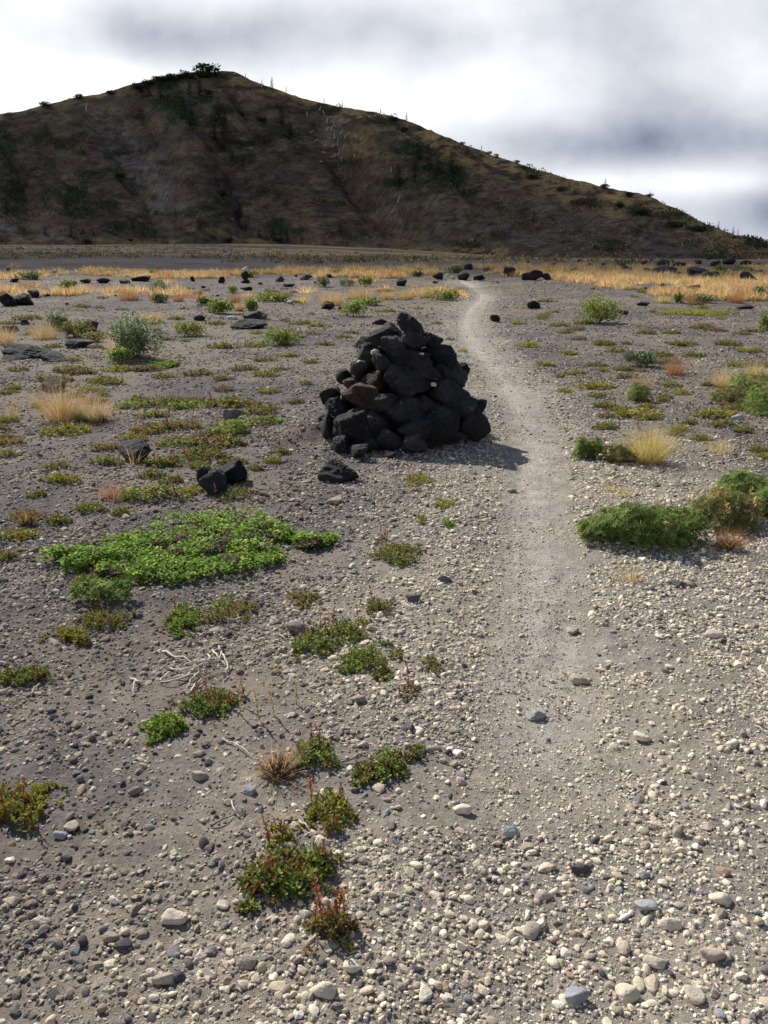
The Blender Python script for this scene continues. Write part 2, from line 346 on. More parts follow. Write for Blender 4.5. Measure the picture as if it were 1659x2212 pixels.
def build_path():
    ys = [2.3]
    while ys[-1] < PEND - 0.4: ys.append(ys[-1] * 1.009)
    ys = np.array(ys); us = np.linspace(-1, 1, 25); n = len(us)
    wn = 0.13 + 0.05 * fb2(ys / 0.9, ys * 0, 5, 3) ; wn = wn * (1 - 0.2 * sm(ys, 12, 26)) * (.12 + .88 * sm(ys, 2.3, 3.6))
    X = pathx(ys)[:, None] + us[None] * wn[:, None] * (1 + 0.12 * fb2(ys[:, None] / 0.15, us[None] * 3, 8, 2)); Y = np.repeat(ys[:, None], n, 1)
    lift = -.003 + (0.007 + 0.0003 * Y) * sm(Y, 2.5, 3.3); lift = lift - (lift + 0.0045) * (np.abs(us) ** 2.5)[None]
    Z = g(X.ravel(), Y.ravel()).reshape(X.shape) + lift
    i = np.arange(len(ys) - 1)[:, None] * n; j = np.arange(n - 1)[None]
    F = np.stack([i + j, i + j + 1, i + n + j + 1, i + n + j], -1).reshape(-1, 4)
    link('path', mesh_np('path', np.stack([X.ravel(), Y.ravel(), Z.ravel()], -1), [F], MG, gcol(X.ravel(), Y.ravel())), kind='structure')
build_path()

# ------------------------------------------------------------------ hill
SIL = [(-2600, 500), (-1500, 420), (-700, 330), (-300, 282), (0, 247), (40, 240), (95, 228), (160, 212), (215, 203), (285, 182), (350, 166), (400, 160), (440, 156), (480, 153), (505, 155), (560, 180), (630, 205), (700, 223), (760, 236), (830, 247), (890, 265), (950, 290), (1010, 315), (1080, 340), (1150, 363), (1230, 386), (1310, 405), (1370, 415), (1410, 426), (1450, 446), (1500, 471), (1550, 493), (1600, 513), (1659, 531), (1800, 548), (2100, 560), (3300, 566)]
BASE = [(-2600, 520), (0, 523), (400, 522), (800, 538), (1000, 552), (1250, 560), (1659, 570), (2100, 575), (3300, 576)]
BDI = [(-2600, 300), (0, 225), (500, 245), (850, 235), (1100, 190), (1400, 150), (1659, 128), (2100, 120), (3300, 120)]
RDI = [(-2600, 700), (-300, 470), (0, 420), (500, 470), (900, 420), (1300, 330), (1659, 250), (2100, 210), (3300, 200)]
def ip(tab, x): return np.interp(x, [a for a, b in tab], [b for a, b in tab])
def hillpos(dx, v):
    """dx: picture column, v: 0 foot .. 1 crest .. 2 far foot; arrays"""
    dx = np.asarray(dx, float); v = np.asarray(v, float)
    def P(dy, dist):
        X, Y, Z = ray(dx, dy); t = dist / np.hypot(X, Y); return X * t, Y * t, CAMZ + Z * t
    b = list(P(ip(BASE, dx) , ip(BDI, dx))); b[2] = g(b[0], b[1]) - .1; r = P(ip(SIL, dx), ip(RDI, dx))
    vf = np.clip(v, 0, 1); bk = np.clip(v - 1, 0, 1)
    prof = vf * (0.62 + 0.38 * vf)
    x = b[0] + (r[0] - b[0]) * (vf + bk * 1.2); y = b[1] + (r[1] - b[1]) * (vf + bk * 1.2)
    z = b[2] + (r[2] - b[2]) * prof
    q = dx + 190 * (vf - 1) + 25 * fb2(dx / 90, v * 3, 5, 3)
    env = np.sin(np.pi * np.clip(vf, 0, 1)) ** 0.8 * (r[2] - b[2]) / 85.0
    gul = np.abs(fb2(q / 135, v * 0.9, 71, 2)) * 26 - 8
    gl = np.exp(-((dx - np.interp(vf, [0, .25, .5, .8, 1], [850, 835, 765, 715, 690])) / 38.0) ** 2) * -9
    sp1 = np.exp(-((dx - np.interp(vf, [0, .4, .8, 1], [470, 395, 290, 230])) / 60.0) ** 2) * 9
    sp2 = np.exp(-((dx - np.interp(vf, [0, .4, .8, 1], [1150, 960, 800, 760])) / 80.0) ** 2) * 9 + np.exp(-((dx - np.interp(vf, [0, .5, 1], [1800, 1250, 900])) / 90.0) ** 2) * 6
    z = z + env * (gul + gl + sp1 + sp2) + env * 2.0 * fb2(x / 14, y / 14, 81, 4)
    z = z + 0.5 * fb2(x / 5, y / 5, 82, 3) * np.clip(vf * 8, 0, 1)
    z = z * (1 - bk) + (-8) * bk * 1.0
    z = z - 0.6 * (1 - sm(vf, 0, 0.012))
    return x, y, z
def build_hill():
    us = np.concatenate([np.linspace(-2600, -220, 60), np.linspace(-210, 1860, 560), np.linspace(1880, 3300, 50)])
    vs = np.concatenate([np.linspace(0, 1, 190), np.linspace(1, 2, 24)[1:]])
    U, Vv = np.meshgrid(us, vs); u = U.ravel(); v = Vv.ravel()
    x, y, z = hillpos(u, v); n = len(us)
    px, py = proj(x, y, z)
    N = lambda s, a, b, o=4: fb2(px / a + 3.3 * s, py / b, 200 + s, o)
    # flow coordinate: streaks run down slope
    q = px + 190 * (v - 1)
    st = fb2(q / 38, v * 2.2, 301, 5)
    brown = np.array([0.115, 0.090, 0.055]); grey = np.array([0.150, 0.138, 0.132]); red = np.array([0.075, 0.043, 0.038]); green = np.array([0.030, 0.038, 0.020]); gold = np.array([0.30, 0.22, 0.10]); drk = np.array([0.06, 0.052, 0.042])
    c = np.tile(brown, (len(u), 1)) * 1.1
    def lay(colr, mask):
        nonlocal c
        m = np.clip(mask, 0, 1)[:, None]; c = c + (colr - c) * m
    lay(drk, 0.3 + 2.4 * N(1, 60, 30) + 0.9 * st)
    lay(red, 3.0 * N(2, 60, 22, 5) + 0.9 * st - 0.3 + 0.5 * gauss(px, py, 650, 430, 260, 70) + 0.4 * gauss(px, py, 1200, 430, 160, 40, 0.35) )
    G = lambda cx, cy, rx, ry, rot=0: gauss(px, py, cx, cy, rx, ry, R(rot))
    scree = 1.0 * G(330, 400, 150, 42, 52) + 0.6 * G(250, 330, 60, 25, 40) + 0.9 * G(40, 500, 90, 22, 12) + 0.7 * G(520, 420, 70, 30, 40) + 0.9 * G(840, 480, 80, 40, 90) + 0.8 * G(725, 290, 70, 30, 70) + 0.5 * G(1100, 500, 300, 40, 10) + 0.45 * G(1450, 520, 200, 30, 12) + .8 * G(610, 490, 30, 10)
    lay(grey * 1.0, scree * (0.8 + 1.8 * st + 1.6 * N(3, 30, 14)))
    lay(np.array([.16, .125, .07]), 3.2 * N(11, 46, 14, 5) - .55)
    lay(np.array([0.085, 0.07, 0.068]), (0.9 * G(1300, 520, 420, 50, 8)) * (0.8 + 0.8 * N(8, 40, 20)))
    lay(gold, np.clip(1 - (py - ip(SIL, px)) / np.interp(px, [0, 480, 700, 1300, 1659], [14, 10, 34, 80, 50]), 0, 1) * (0.95 + 1.1 * N(4, 60, 16)) * (v < 1.02))  # golden crest grass, with warm sunlight painted into its colour
    lay(gold * 0.8, 0.9 * G(760, 320, 70, 45) * (0.5 + N(9, 30, 12)) + 0.7 * G(520, 190, 90, 25, 25) * (0.6 + N(10, 30, 12)))
    lay(np.array([0.19, 0.145, 0.075]), (1 - sm(v, 0.02, 0.085)) * (0.75 + 1.0 * N(5, 120, 10)) * (px < 1100))
    lay(np.array([.045, .036, .03]), 3.4 * N(14, 26, 9, 4) - .45)
    lay(np.array([.09, .05, .042]), 3.5 * N(15, 30, 10, 4) - .6)
    gm = greenmask(px, py)
    lay(green, gm * 1.4 - 0.1)
    lay(np.array([0.15, 0.12, 0.06]) * 1.0, (v > 1.03) * 0.8)
    i = np.arange(len(vs) - 1)[:, None] * n; j = np.arange(n - 1)[None]
    F = np.stack([i + j, i + j + 1, i + n + j + 1, i + n + j], -1).reshape(-1, 4)
    c = c * 1.08
    link('hill', mesh_np('hill', np.stack([x, y, z], -1), [F], MH, c), kind='structure')
def greenmask(px, py):
    G = lambda cx, cy, rx, ry, rot=0: gauss(px, py, cx, cy, rx, ry, R(rot))
    m = 1.1 * G(90, 300, 130, 32) + 0.9 * G(60, 400, 110, 28) + 0.9 * G(0, 460, 60, 20) + 0.9 * G(330, 180, 70, 14, -12) + 0.9 * G(420, 170, 60, 14) + 0.7 * G(400, 235, 90, 45) + 0.9 * G(475, 250, 22, 40) + 1.2 * G(925, 360, 60, 50) + 0.5 * G(985, 380, 30, 40) + 0.8 * G(500, 340, 60, 30) + 0.9 * G(590, 497, 60, 12)
    m = m + 0.9 * G(460, 445, 30, 28) + 0.5 * G(180, 450, 60, 35) + 0.6 * G(140, 425, 60, 35) + 0.5 * G(330, 505, 90, 10) + 0.5 * G(640, 300, 60, 30) + 0.5 * G(870, 320, 40, 20) + 0.5 * G(1130, 470, 20, 30) + 0.5 * G(1480, 480, 60, 15, 20) + 0.6 * G(1370, 455, 60, 12, 20) + 0.4 * G(1260, 430, 60, 12, 20) + 0.5 * G(165, 210, 20, 8) + 0.5 * G(230, 200, 20, 8)
    return m * (0.6 + 2.4 * fb2(px / 34, py / 18, 401, 4)) + 0.75 * np.clip(fb2(px / 60, py / 22, 402, 4) - 0.18, 0, 1) * 3
build_hill()
def hill_from_px(dx, dy):
    """plan point and height on the hill seen at a photo point (search along v)"""
    vs = np.linspace(0.005, 0.999, 260); x, y, z = hillpos(np.full(260, float(dx)), vs); px, py = proj(x, y, z)
    vis = np.minimum.accumulate(py); ok = py <= vis + 1e-6
    k = np.argmin(np.abs(py - dy) + (~ok) * 1000); return float(x[k]), float(y[k]), float(z[k])

# ------------------------------------------------------------------ cloud that shades the hill and the far plain
def build_cloud():
    H = 380.0; off = SUND[:2] * (H / SUND[2])
    nx, ny = 110, 80
    xs = np.linspace(-1100, 1250, nx); ys = np.linspace(0, 1, ny)
    X, Yv = np.meshgrid(xs, ys); X = X.ravel(); Yv = Yv.ravel()
    front = 45 + 5 * fb2(X / 60, X * 0, 5, 4) + 0.05 * X + 22 * sm(np.abs(X), 70, 260)
    back = 1150 + 90 * fb2(X / 150, X * 0 + 4, 6, 4)
    s = np.abs(X - 75) / 1175.0
    Y = front + (back - front) * Yv
    th = np.clip(1 - (2 * Yv - 1) ** 8, 0, 1) ** 0.5 * np.clip(1 - s ** 8, 0, 1) ** 0.5
    bot = H - th * 10 * (1 + 0.6 * fb2(X / 90, Y / 90, 7, 4)); top = H + th * (60 + 70 * fb2(X / 120, Y / 120, 8, 5))
    x = X + off[0]; y = Y + off[1]
    i = np.arange(ny - 1)[:, None] * nx; j = np.arange(nx - 1)[None]
    F = np.stack([i + j, i + j + 1, i + nx + j + 1, i + nx + j], -1).reshape(-1, 4); K = nx * ny
    V = np.vstack([np.stack([x, y, top], -1), np.stack([x, y, bot - 0.5], -1)])
    rim = np.concatenate([np.arange(nx), np.arange(1, ny) * nx + nx - 1, (ny - 1) * nx + np.arange(nx - 2, -1, -1), np.arange(ny - 2, 0, -1) * nx])
    r2 = np.roll(rim, -1); S = np.stack([rim, rim + K, r2 + K, r2], -1)
    m, t = new_mat('cloud_vapour')
    geo = t.n('ShaderNodeNewGeometry'); nz = t.noise(geo.outputs['Position'], 0.006, 5, 0.55).outputs[0]
    a = t.n('ShaderNodeBsdfDiffuse'); a.inputs[0].default_value = (0.8, 0.82, 0.86, 1); b = t.n('ShaderNodeBsdfTranslucent'); b.inputs[0].default_value = (0.8, 0.82, 0.86, 1)
    mx = t.n('ShaderNodeMixShader'); mx.inputs[0].default_value = 0.45; t.l(a.outputs[0], mx.inputs[1]); t.l(b.outputs[0], mx.inputs[2])
    tr = t.n('ShaderNodeBsdfTransparent'); m2 = t.n('ShaderNodeMixShader'); t.l(t.m('MULTIPLY_ADD', nz, -0.35, 0.62), m2.inputs[0])
    t.l(mx.outputs[0], m2.inputs[1]); t.l(tr.outputs[0], m2.inputs[2]); o = t.n('ShaderNodeOutputMaterial'); t.l(m2.outputs[0], o.inputs[0])
    link('cloud', mesh_np('cloud', V, [F, F[:, ::-1] + K, S], m), kind='structure')
build_cloud()

# ------------------------------------------------------------------ leaves, blades, tubes
class Geo:
    def __init__(s): s.V = []; s.C = []; s.F3 = []; s.F4 = []; s.n = 0
    def add(s, V, cols, F3=None, F4=None):
        V = np.asarray(V, float).reshape(-1, 3); s.V.append(V); c = np.asarray(cols, float)
        s.C.append(np.broadcast_to(c, (len(V), 3)) if c.ndim == 1 else c)
        if F3 is not None and len(F3): s.F3.append(np.asarray(F3) + s.n)
        if F4 is not None and len(F4): s.F4.append(np.asarray(F4) + s.n)
        s.n += len(V)
    def mesh(s, name, mat, smooth=True):
        F = []
        if s.F3: F.append(np.vstack(s.F3))
        if s.F4: F.append(np.vstack(s.F4))
        return mesh_np(name, np.vstack(s.V), F, mat, np.vstack(s.C), smooth)
def unit(a): return a / np.maximum(np.linalg.norm(a, axis=-1, keepdims=True), 1e-9)
OVAL = np.array([(0, 0, 0), (.30, .28, .05), (.36, .66, .05), (0, 1, -.04), (-.36, .66, .05), (-.30, .28, .05)]); OVALF = np.array([(0, 1, 2, 3), (0, 3, 4, 5)])
DIAM = np.array([(0, 0, 0), (.32, .5, .06), (0, 1, 0), (-.32, .5, .06)]); DIAMF = np.array([(0, 1, 2, 3)])
def leaves(G, pos, d, up, L, Wd, cols, tpl=OVAL, F=OVALF):
    n = len(pos); k = len(tpl)
    d = unit(d); x = unit(np.cross(d, up)); z = np.cross(x, d)
    L = np.broadcast_to(L, n)[:, None, None]; Wd = np.broadcast_to(Wd, n)[:, None, None]
    V = pos[:, None] + x[:, None] * tpl[None, :, 0:1] * Wd + d[:, None] * tpl[None, :, 1:2] * L + z[:, None] * tpl[None, :, 2:3] * L
    Fa = (F[None] + (np.arange(n) * k)[:, None, None]).reshape(-1, F.shape[1])
    G.add(V.reshape(-1, 3), np.repeat(cols, k, 0), F4=Fa)
def blades(G, rng, base, az_, lean, H, wd, cols, curve=0.6, seg=3):
    n = len(base); t = np.linspace(0, 1, seg + 1)
    dirh = np.stack([np.cos(az_), np.sin(az_)], -1)
    hx = (np.sin(lean)[:, None] * t + curve * (t ** 2) * np.sin(lean)[:, None] * 1.2) * H[:, None]
    hz = (np.cos(lean)[:, None] * t - 0.35 * curve * t ** 2 * np.sin(lean)[:, None]) * H[:, None]
    side = rng.uniform(0, np.pi * 2, n); sd = np.stack([np.cos(side), np.sin(side)], -1)
    V = []
    for i, tt in enumerate(t):
        c = np.concatenate([base[:, :2] + dirh * hx[:, i:i + 1], base[:, 2:3] + hz[:, i:i + 1]], 1)
        w_ = (wd * (1 - tt ** 1.5) + 0.0002)[:, None] * 0.5
        for s_ in (-1, 1):
            q = c.copy(); q[:, :2] += sd * w_ * s_; V.append(q)
    k = len(V); V = np.stack(V, 1)
    F = []
    for i in range(seg): a = 2 * i; F.append([a, a + 1, a + 3, a + 2])
    F = np.array(F); Fa = (F[None] + (np.arange(n) * k)[:, None, None]).reshape(-1, 4)
    grad = np.repeat(cols, k, 0)
    G.add(V.reshape(-1, 3), grad, F4=Fa)
def tube(G, pts, r0, r1, col, sides=4):
    pts = np.asarray(pts, float); n = len(pts); d = unit(np.gradient(pts, axis=0)); ref = np.array([0.3, 0.2, 0.93])
    x = unit(np.cross(d, ref)); y = np.cross(d, x); V = []
    for i in range(n):
        r = r0 + (r1 - r0) * i / max(1, n - 1); r = r if i < n - 1 else r * 0.3
        for k in range(sides):
            a = 2 * math.pi * k / sides; V.append(pts[i] + (x[i] * math.cos(a) + y[i] * math.sin(a)) * r)
    F = [(i * sides + k, i * sides + (k + 1) % sides, (i + 1) * sides + (k + 1) % sides, (i + 1) * sides + k) for i in range(n - 1) for k in range(sides)]
    G.add(V, col, F4=F)
def pick(rng, n, pal):
    """pal: [(weight, (r,g,b)), ...]"""
    vivid = 1.15 if pal in (GOLD, PALEG, RUST) else (1.35 if pal in (WILLOW, GREYGR) else 1.75)
    wts = np.array([p[0] for p in pal], float); wts /= wts.sum(); cs = np.array([p[1] for p in pal])
    k = rng.choice(len(pal), n, p=wts); return cs[k] * vivid * rng.uniform(0.72, 1.28, (n, 1)) * rng.uniform(0.92, 1.08, (n, 3))
GREEN = [(3, (.095, .135, .032)), (4, (.15, .195, .045)), (3, (.25, .29, .07)), (1.4, (.055, .075, .025)), (1, (.20, .10, .04))]
BRIGHT = [(4, (.11, .185, .028)), (4, (.165, .255, .038)), (1.2, (.30, .38, .05)), (0.5, (.12, .07, .05)), (1, (.06, .12, .02))]
OLIVE = [(4, (.11, .125, .03)), (3, (.16, .18, .04)), (1.5, (.14, .09, .03)), (1, (.07, .08, .03)), (.6, (.24, .10, .04))]
YELLOW = [(4, (.22, .225, .045)), (3, (.15, .17, .03)), (1, (.32, .27, .05)), (1, (.22, .11, .03))]
REDMIX = [(2.0, (.18, .085, .04)), (2, (.18, .15, .045)), (4, (.14, .17, .045)), (1.5, (.13, .06, .035))]
BROWN = [(3, (.19, .13, .08)), (2, (.12, .085, .05)), (1, (.25, .19, .11)), (1, (.1, .1, .04))]
LUPINE = [(4, (.085, .125, .032)), (5, (.135, .185, .048)), (1, (.16, .22, .05)), (.5, (.16, .08, .04))]
LUPOLD = [(4, (.09, .12, .035)), (3, (.13, .14, .05)), (2, (.20, .15, .07)), (1, (.30, .24, .12))]
WILLOW = [(4, (.12, .16, .06)), (4, (.18, .22, .09)), (2.2, (.42, .45, .36)), (1, (.06, .09, .03))]
GREYGR = [(4, (.12, .15, .075)), (3, (.17, .20, .10)), (1, (.25, .26, .15))]
GOLD = [(5, (.52, .37, .17)), (3, (.62, .47, .25)), (2, (.40, .26, .11)), (1, (.28, .18, .08))]
RUST = [(4, (.36, .19, .09)), (3, (.45, .27, .13)), (2, (.25, .13, .07))]
PALEG = [(4, (.60, .48, .28)), (3, (.52, .38, .20)), (1, (.42, .36, .15))]
GRGOLD = [(4, (.50, .38, .16)), (2, (.28, .26, .08)), (2, (.17, .19, .05)), (1, (.38, .24, .10))]
STALK = [(3, (.20, .075, .035)), (2, (.14, .055, .03)), (1, (.24, .13, .05))]
PALS = dict(green=GREEN, bright=BRIGHT, olive=OLIVE, yellow=YELLOW, red=REDMIX, brown=BROWN)

def blobpts(rng, n, rx, ry, seed, ragged=0.55):
    """points in a ragged patch, denser inside"""
    out = []; tot = 0
    while tot < n:
        p = rng.uniform(-1, 1, (n * 4, 2)); rad = np.hypot(p[:, 0], p[:, 1])
        nz = fb2(p[:, 0] * 2.1 + seed * 1.7, p[:, 1] * 2.1 - seed, 900 + seed, 3)
        k = p[rad + ragged * (nz * 1.2 + 0.25) < 0.9 + 0.1 * rng.uniform(-1, 1, len(p))]; out.append(k); tot += len(k)
        if tot == 0: ragged *= 0.7
    p = np.vstack(out)[:n]; return p * np.array([rx, ry])
def stalk_mesh(rng, h, name='seed_stalk', pal=STALK):
    G = Geo(); lean = rng.uniform(-.25, .25, 2); pts = [(lean[0] * h * t * t, lean[1] * h * t * t, h * t) for t in np.linspace(0, 1, 5)]
    tube(G, pts, 0.0013, 0.0009, (.20, .09, .04), 3)
    n = int(16 + h * 150); t = rng.uniform(0.35, 1.0, n); a = rng.uniform(0, 6.28, n)
    pos = np.stack([lean[0] * h * t * t, lean[1] * h * t * t, h * t], -1); d = np.stack([np.cos(a), np.sin(a), rng.uniform(.3, 1.4, n)], -1)
    leaves(G, pos, d, np.tile([0, 0, 1.0], (n, 1)), rng.uniform(.006, .012, n), rng.uniform(.006, .010, n), pick(rng, n, pal))
    return G.mesh(name, ML)
STALKS = [stalk_mesh(np.random.default_rng(70 + i), h) for i, h in enumerate([.05, .07, .085, .10, .12, .065])]
def mat_foliage(rng, rx, ry, h, nsh, pal, seed, leaf=0.018, lper=9, gfun=None, pal2=None, ragged=0.55, tpl=(OVAL, OVALF), wr=0.62):
    """low cushion of leafy shoots"""
    G = Geo(); p = blobpts(rng, nsh, rx, ry, seed, ragged)
    rad = np.hypot(p[:, 0] / rx, p[:, 1] / ry); dome = np.clip(1 - rad ** 2, 0.12, 1) ** 0.6
    hz = h * dome * (0.65 + 0.5 * (fb2(p[:, 0] / 0.07, p[:, 1] / 0.07, 33 + seed, 2) + 0.5)) * rng.uniform(.45, 1.25, nsh)
    n = nsh * lper; q = np.repeat(p, lper, 0); H = np.repeat(hz, lper); t = rng.uniform(0.25, 1.0, n)
    a = rng.uniform(0, 6.283, n); oz = 0 if gfun is None else gfun(q[:, 0], q[:, 1])
    shx = np.repeat(rng.normal(0, .25, (nsh, 2)), lper, 0)
    pos = np.stack([q[:, 0] + shx[:, 0] * H * t, q[:, 1] + shx[:, 1] * H * t, H * t + oz], -1)
    d = np.stack([np.cos(a), np.sin(a), (t - 0.3) * 1.3 + rng.uniform(-.2, .5, n)], -1)
    up = np.stack([rng.normal(0, .3, n), rng.normal(0, .3, n), np.ones(n)], -1)
    c = pick(rng, n, pal)
    if pal2 is not None:
        sel = np.repeat(vn2(p[:, 0] / (rx * .5) + seed, p[:, 1] / (ry * .5), 55 + seed) + 0.35 * rad > 0.72, lper); sel &= np.repeat(rng.uniform(0, 1, nsh) < .6, lper); c2 = pick(rng, n, pal2); c[sel] = c2[sel]
    Ls = leaf * rng.uniform(.6, 1.25, n)
    leaves(G, pos, d, up, Ls, Ls * wr * 1.05, c, *tpl)
    return G, p, hz
def stems_mesh(rng, p, hz, n, rad=0.0018, col=(.13, .075, .045), name='stem'):
    G = Geo(); k = rng.choice(len(p), min(n, len(p)), replace=False)
    for i in k:
        e = np.array([p[i][0], p[i][1], hz[i] * .8]); s_ = np.array([p[i][0] * rng.uniform(.2, .7), p[i][1] * rng.uniform(.2, .7), 0.002])
        m_ = (s_ + e) / 2 + np.array([rng.normal(0, .008), rng.normal(0, .008), -0.2 * e[2]]); tube(G, [s_, m_, e], rad, rad * .5, col, 3)
    return G.mesh(name, M_STEM)
def make_mat(name, label, cat, x, y, rx, ry, h, nsh, pal, seed, stalks=0, leaf=0.018, pal2=None, rot=0.0, group=None, ragged=0.55, lper=9):
    rng = np.random.default_rng(seed); z0 = float(g(x, y)); ragged = .85; rx *= 1.08; ry *= 1.1
    c, s = math.cos(rot), math.sin(rot)
    gf = lambda u, v: g(x + u * c - v * s, y + u * s + v * c) - z0
    G, p, hz = mat_foliage(rng, rx, ry, h, nsh, pal, seed, leaf, lper, gf, pal2, ragged)
    root = link(name, None, loc=(x, y, z0), label=label, category=cat, group=group); root.rotation_euler.z = rot
    link('foliage', G.mesh('foliage', ML), root)
    link('stem', stems_mesh(rng, p, hz, 30, .0022), root)
    for i in range(stalks):
        k = rng.integers(len(p)); o = link('seed_stalk', STALKS[rng.integers(6)], root, (p[k][0], p[k][1], float(gf(p[k][0], p[k][1]))))
        sc = rng.uniform(.7, 1.25); o.scale = (sc,) * 3; o.rotation_euler.z = rng.uniform(0, 6.28)
    return root
PROTO = {}
def proto_mat(pal, k, px_w):
    """small shared cushion, 0.25 m wide nominal"""
    far = px_w < 34
    key = (pal, k, far)
    if key not in PROTO:
        rng = np.random.default_rng(1000 + 17 * k + len(pal)); P_ = PALS[pal]
        G, p, hz = mat_foliage(rng, .125, .11, .045, 46 if far else 130, P_, 40 + k, .026 if far else .015, 6 if far else 8, pal2=REDMIX if pal in ('olive', 'green', 'yellow') else None, ragged=.5)
        root = bpy.data.objects.new('mat_plant', None)
        kids = [('foliage', G.mesh('foliage', ML), (0, 0, 0))]
        if not far:
            kids.append(('stem', stems_mesh(rng, p, hz, 8), (0, 0, 0)))
            for i in range(2 if pal in ('olive', 'red', 'green') else 1):
                q = p[rng.integers(len(p))]; kids.append(('seed_stalk', STALKS[rng.integers(6)], (q[0], q[1], 0)))
        PROTO[key] = kids
    return PROTO[key]
def put_kids(root, kids):
    for nm, me, lc in kids: link(nm, me, root, lc)

# ------------------------------------------------------------------ grass tufts
def tuft_mesh(rng, r, h, nb, pal, wd=0.003, spread=0.6, seg=3, name='blades', hvar=.45, heads=True):
    G = Geo(); a = rng.uniform(0, 6.283, nb); q = np.sqrt(rng.uniform(0, 1, nb)) * r * 0.45
    base = np.stack([np.cos(a) * q, np.sin(a) * q, np.full(nb, -0.005)], -1)
    lean = np.clip(q / (r * .45) * spread + rng.normal(0, .18, nb), -.1, 1.25); a2 = a + rng.normal(0, .5, nb)
    H = h * rng.uniform(1 - hvar, 1.05, nb); blades(G, rng, base, a2, lean, H, np.full(nb, wd) * rng.uniform(.6, 1.3, nb), pick(rng, nb, pal), 0.5, seg)
    if heads:
        m = nb // 3; i = rng.choice(nb, m, replace=False); t = 1.0
        hx = (np.sin(lean[i]) + .6 * np.sin(lean[i])) * H[i]; hz = (np.cos(lean[i]) - .175 * np.sin(lean[i])) * H[i]
        pos = base[i] + np.stack([np.cos(a2[i]) * hx * .96, np.sin(a2[i]) * hx * .96, hz * .97], -1)
        d = np.stack([np.cos(a2[i]), np.sin(a2[i]), rng.uniform(.3, 1.5, m)], -1)
        leaves(G, pos, d, np.tile([.1, .2, 1.0], (m, 1)), h * rng.uniform(.05, .1, m), wd * rng.uniform(1.2, 2.4, m), pick(rng, m, pal), DIAM, DIAMF)
    return G.mesh(name, MLG)
def make_tuft(label, x, y, w_, h, pal, seed, nb=260, wd=.003, group=None, cat='grass tuft', basal=None):
    rng = np.random.default_rng(seed); root = link('grass_tuft', None, loc=(x, y, float(g(x, y))), label=label, category=cat, group=group)
    link('blade_clump', tuft_mesh(rng, w_ * .5, h, nb, pal, wd, .62), root)
    if basal is not None:
        G, p, hz = mat_foliage(rng, w_ * .4, w_ * .3, h * .35, 50, basal, seed % 90, .02, 7); link('basal_leaves', G.mesh('basal_leaves', ML), root)
    return root

# ------------------------------------------------------------------ shrubs
def shrub_meshes(rng, rx, ry, h, nl, leaf, pal, aspect=.34, nb=9, lobes=6, mat=None):
    G = Geo(); cen = []
    for i in range(lobes):
        a = rng.uniform(0, 6.28); q = rng.uniform(.2, .74); cen.append((math.cos(a) * q, math.sin(a) * q, rng.uniform(.35, .68), rng.uniform(.28, .46)))
    cen.append((0, 0, .55, .45)); cen = np.array(cen)
    k = rng.integers(0, len(cen), nl); v = unit(rng.normal(0, 1, (nl, 3))) * (rng.uniform(0.25, 1, (nl, 1)) ** .4)
    p = cen[k, :3] + v * cen[k, 3:4] * np.array([1, 1, 1.0]); p[:, 2] = np.clip(p[:, 2], .02 + .1 * rng.uniform(0, 1, nl), 1.1)
    keep = fb3(p * 5 + 3, 7, 2) > -0.22 - 0.2 * rng.uniform(0, 1, nl); p = p[keep]; v = v[keep]; n = len(p)
    pos = p * np.array([rx, ry, h]); d = unit(v * .7 + rng.normal(0, .5, (n, 3)) + np.array([0, 0, .35]))
    leaves(G, pos, d, unit(rng.normal(0, .6, (n, 3)) + np.array([0, 0, 1])), leaf * rng.uniform(.6, 1.3, n), leaf * aspect * 2 * rng.uniform(.7, 1.2, n), pick(rng, n, pal), OVAL if leaf > .012 else DIAM, OVALF if leaf > .012 else DIAMF)
    B = Geo()
    for i in range(nb):
        e = pos[rng.integers(n)] * .92; tube(B, [(e[0] * .1, e[1] * .1, -.01), (e[0] * .55, e[1] * .55, e[2] * .42), e], .006 * h / .4 + .001, .002, (.15, .1, .07), 4)
    return G.mesh('foliage', mat or ML), B.mesh('branch', M_STEM)
def make_shrub(name, label, cat, x, y, rx, ry, h, nl, leaf, pal, seed, aspect=.34, group=None, lobes=6, nb=9):
    rng = np.random.default_rng(seed); f, b = shrub_meshes(rng, rx, ry, h, nl, leaf, pal, aspect, nb, lobes)
    root = link(name, None, loc=(x, y, float(g(x, y)) - .005), label=label, category=cat, group=group)
    link('foliage', f, root); link('branch', b, root); return root
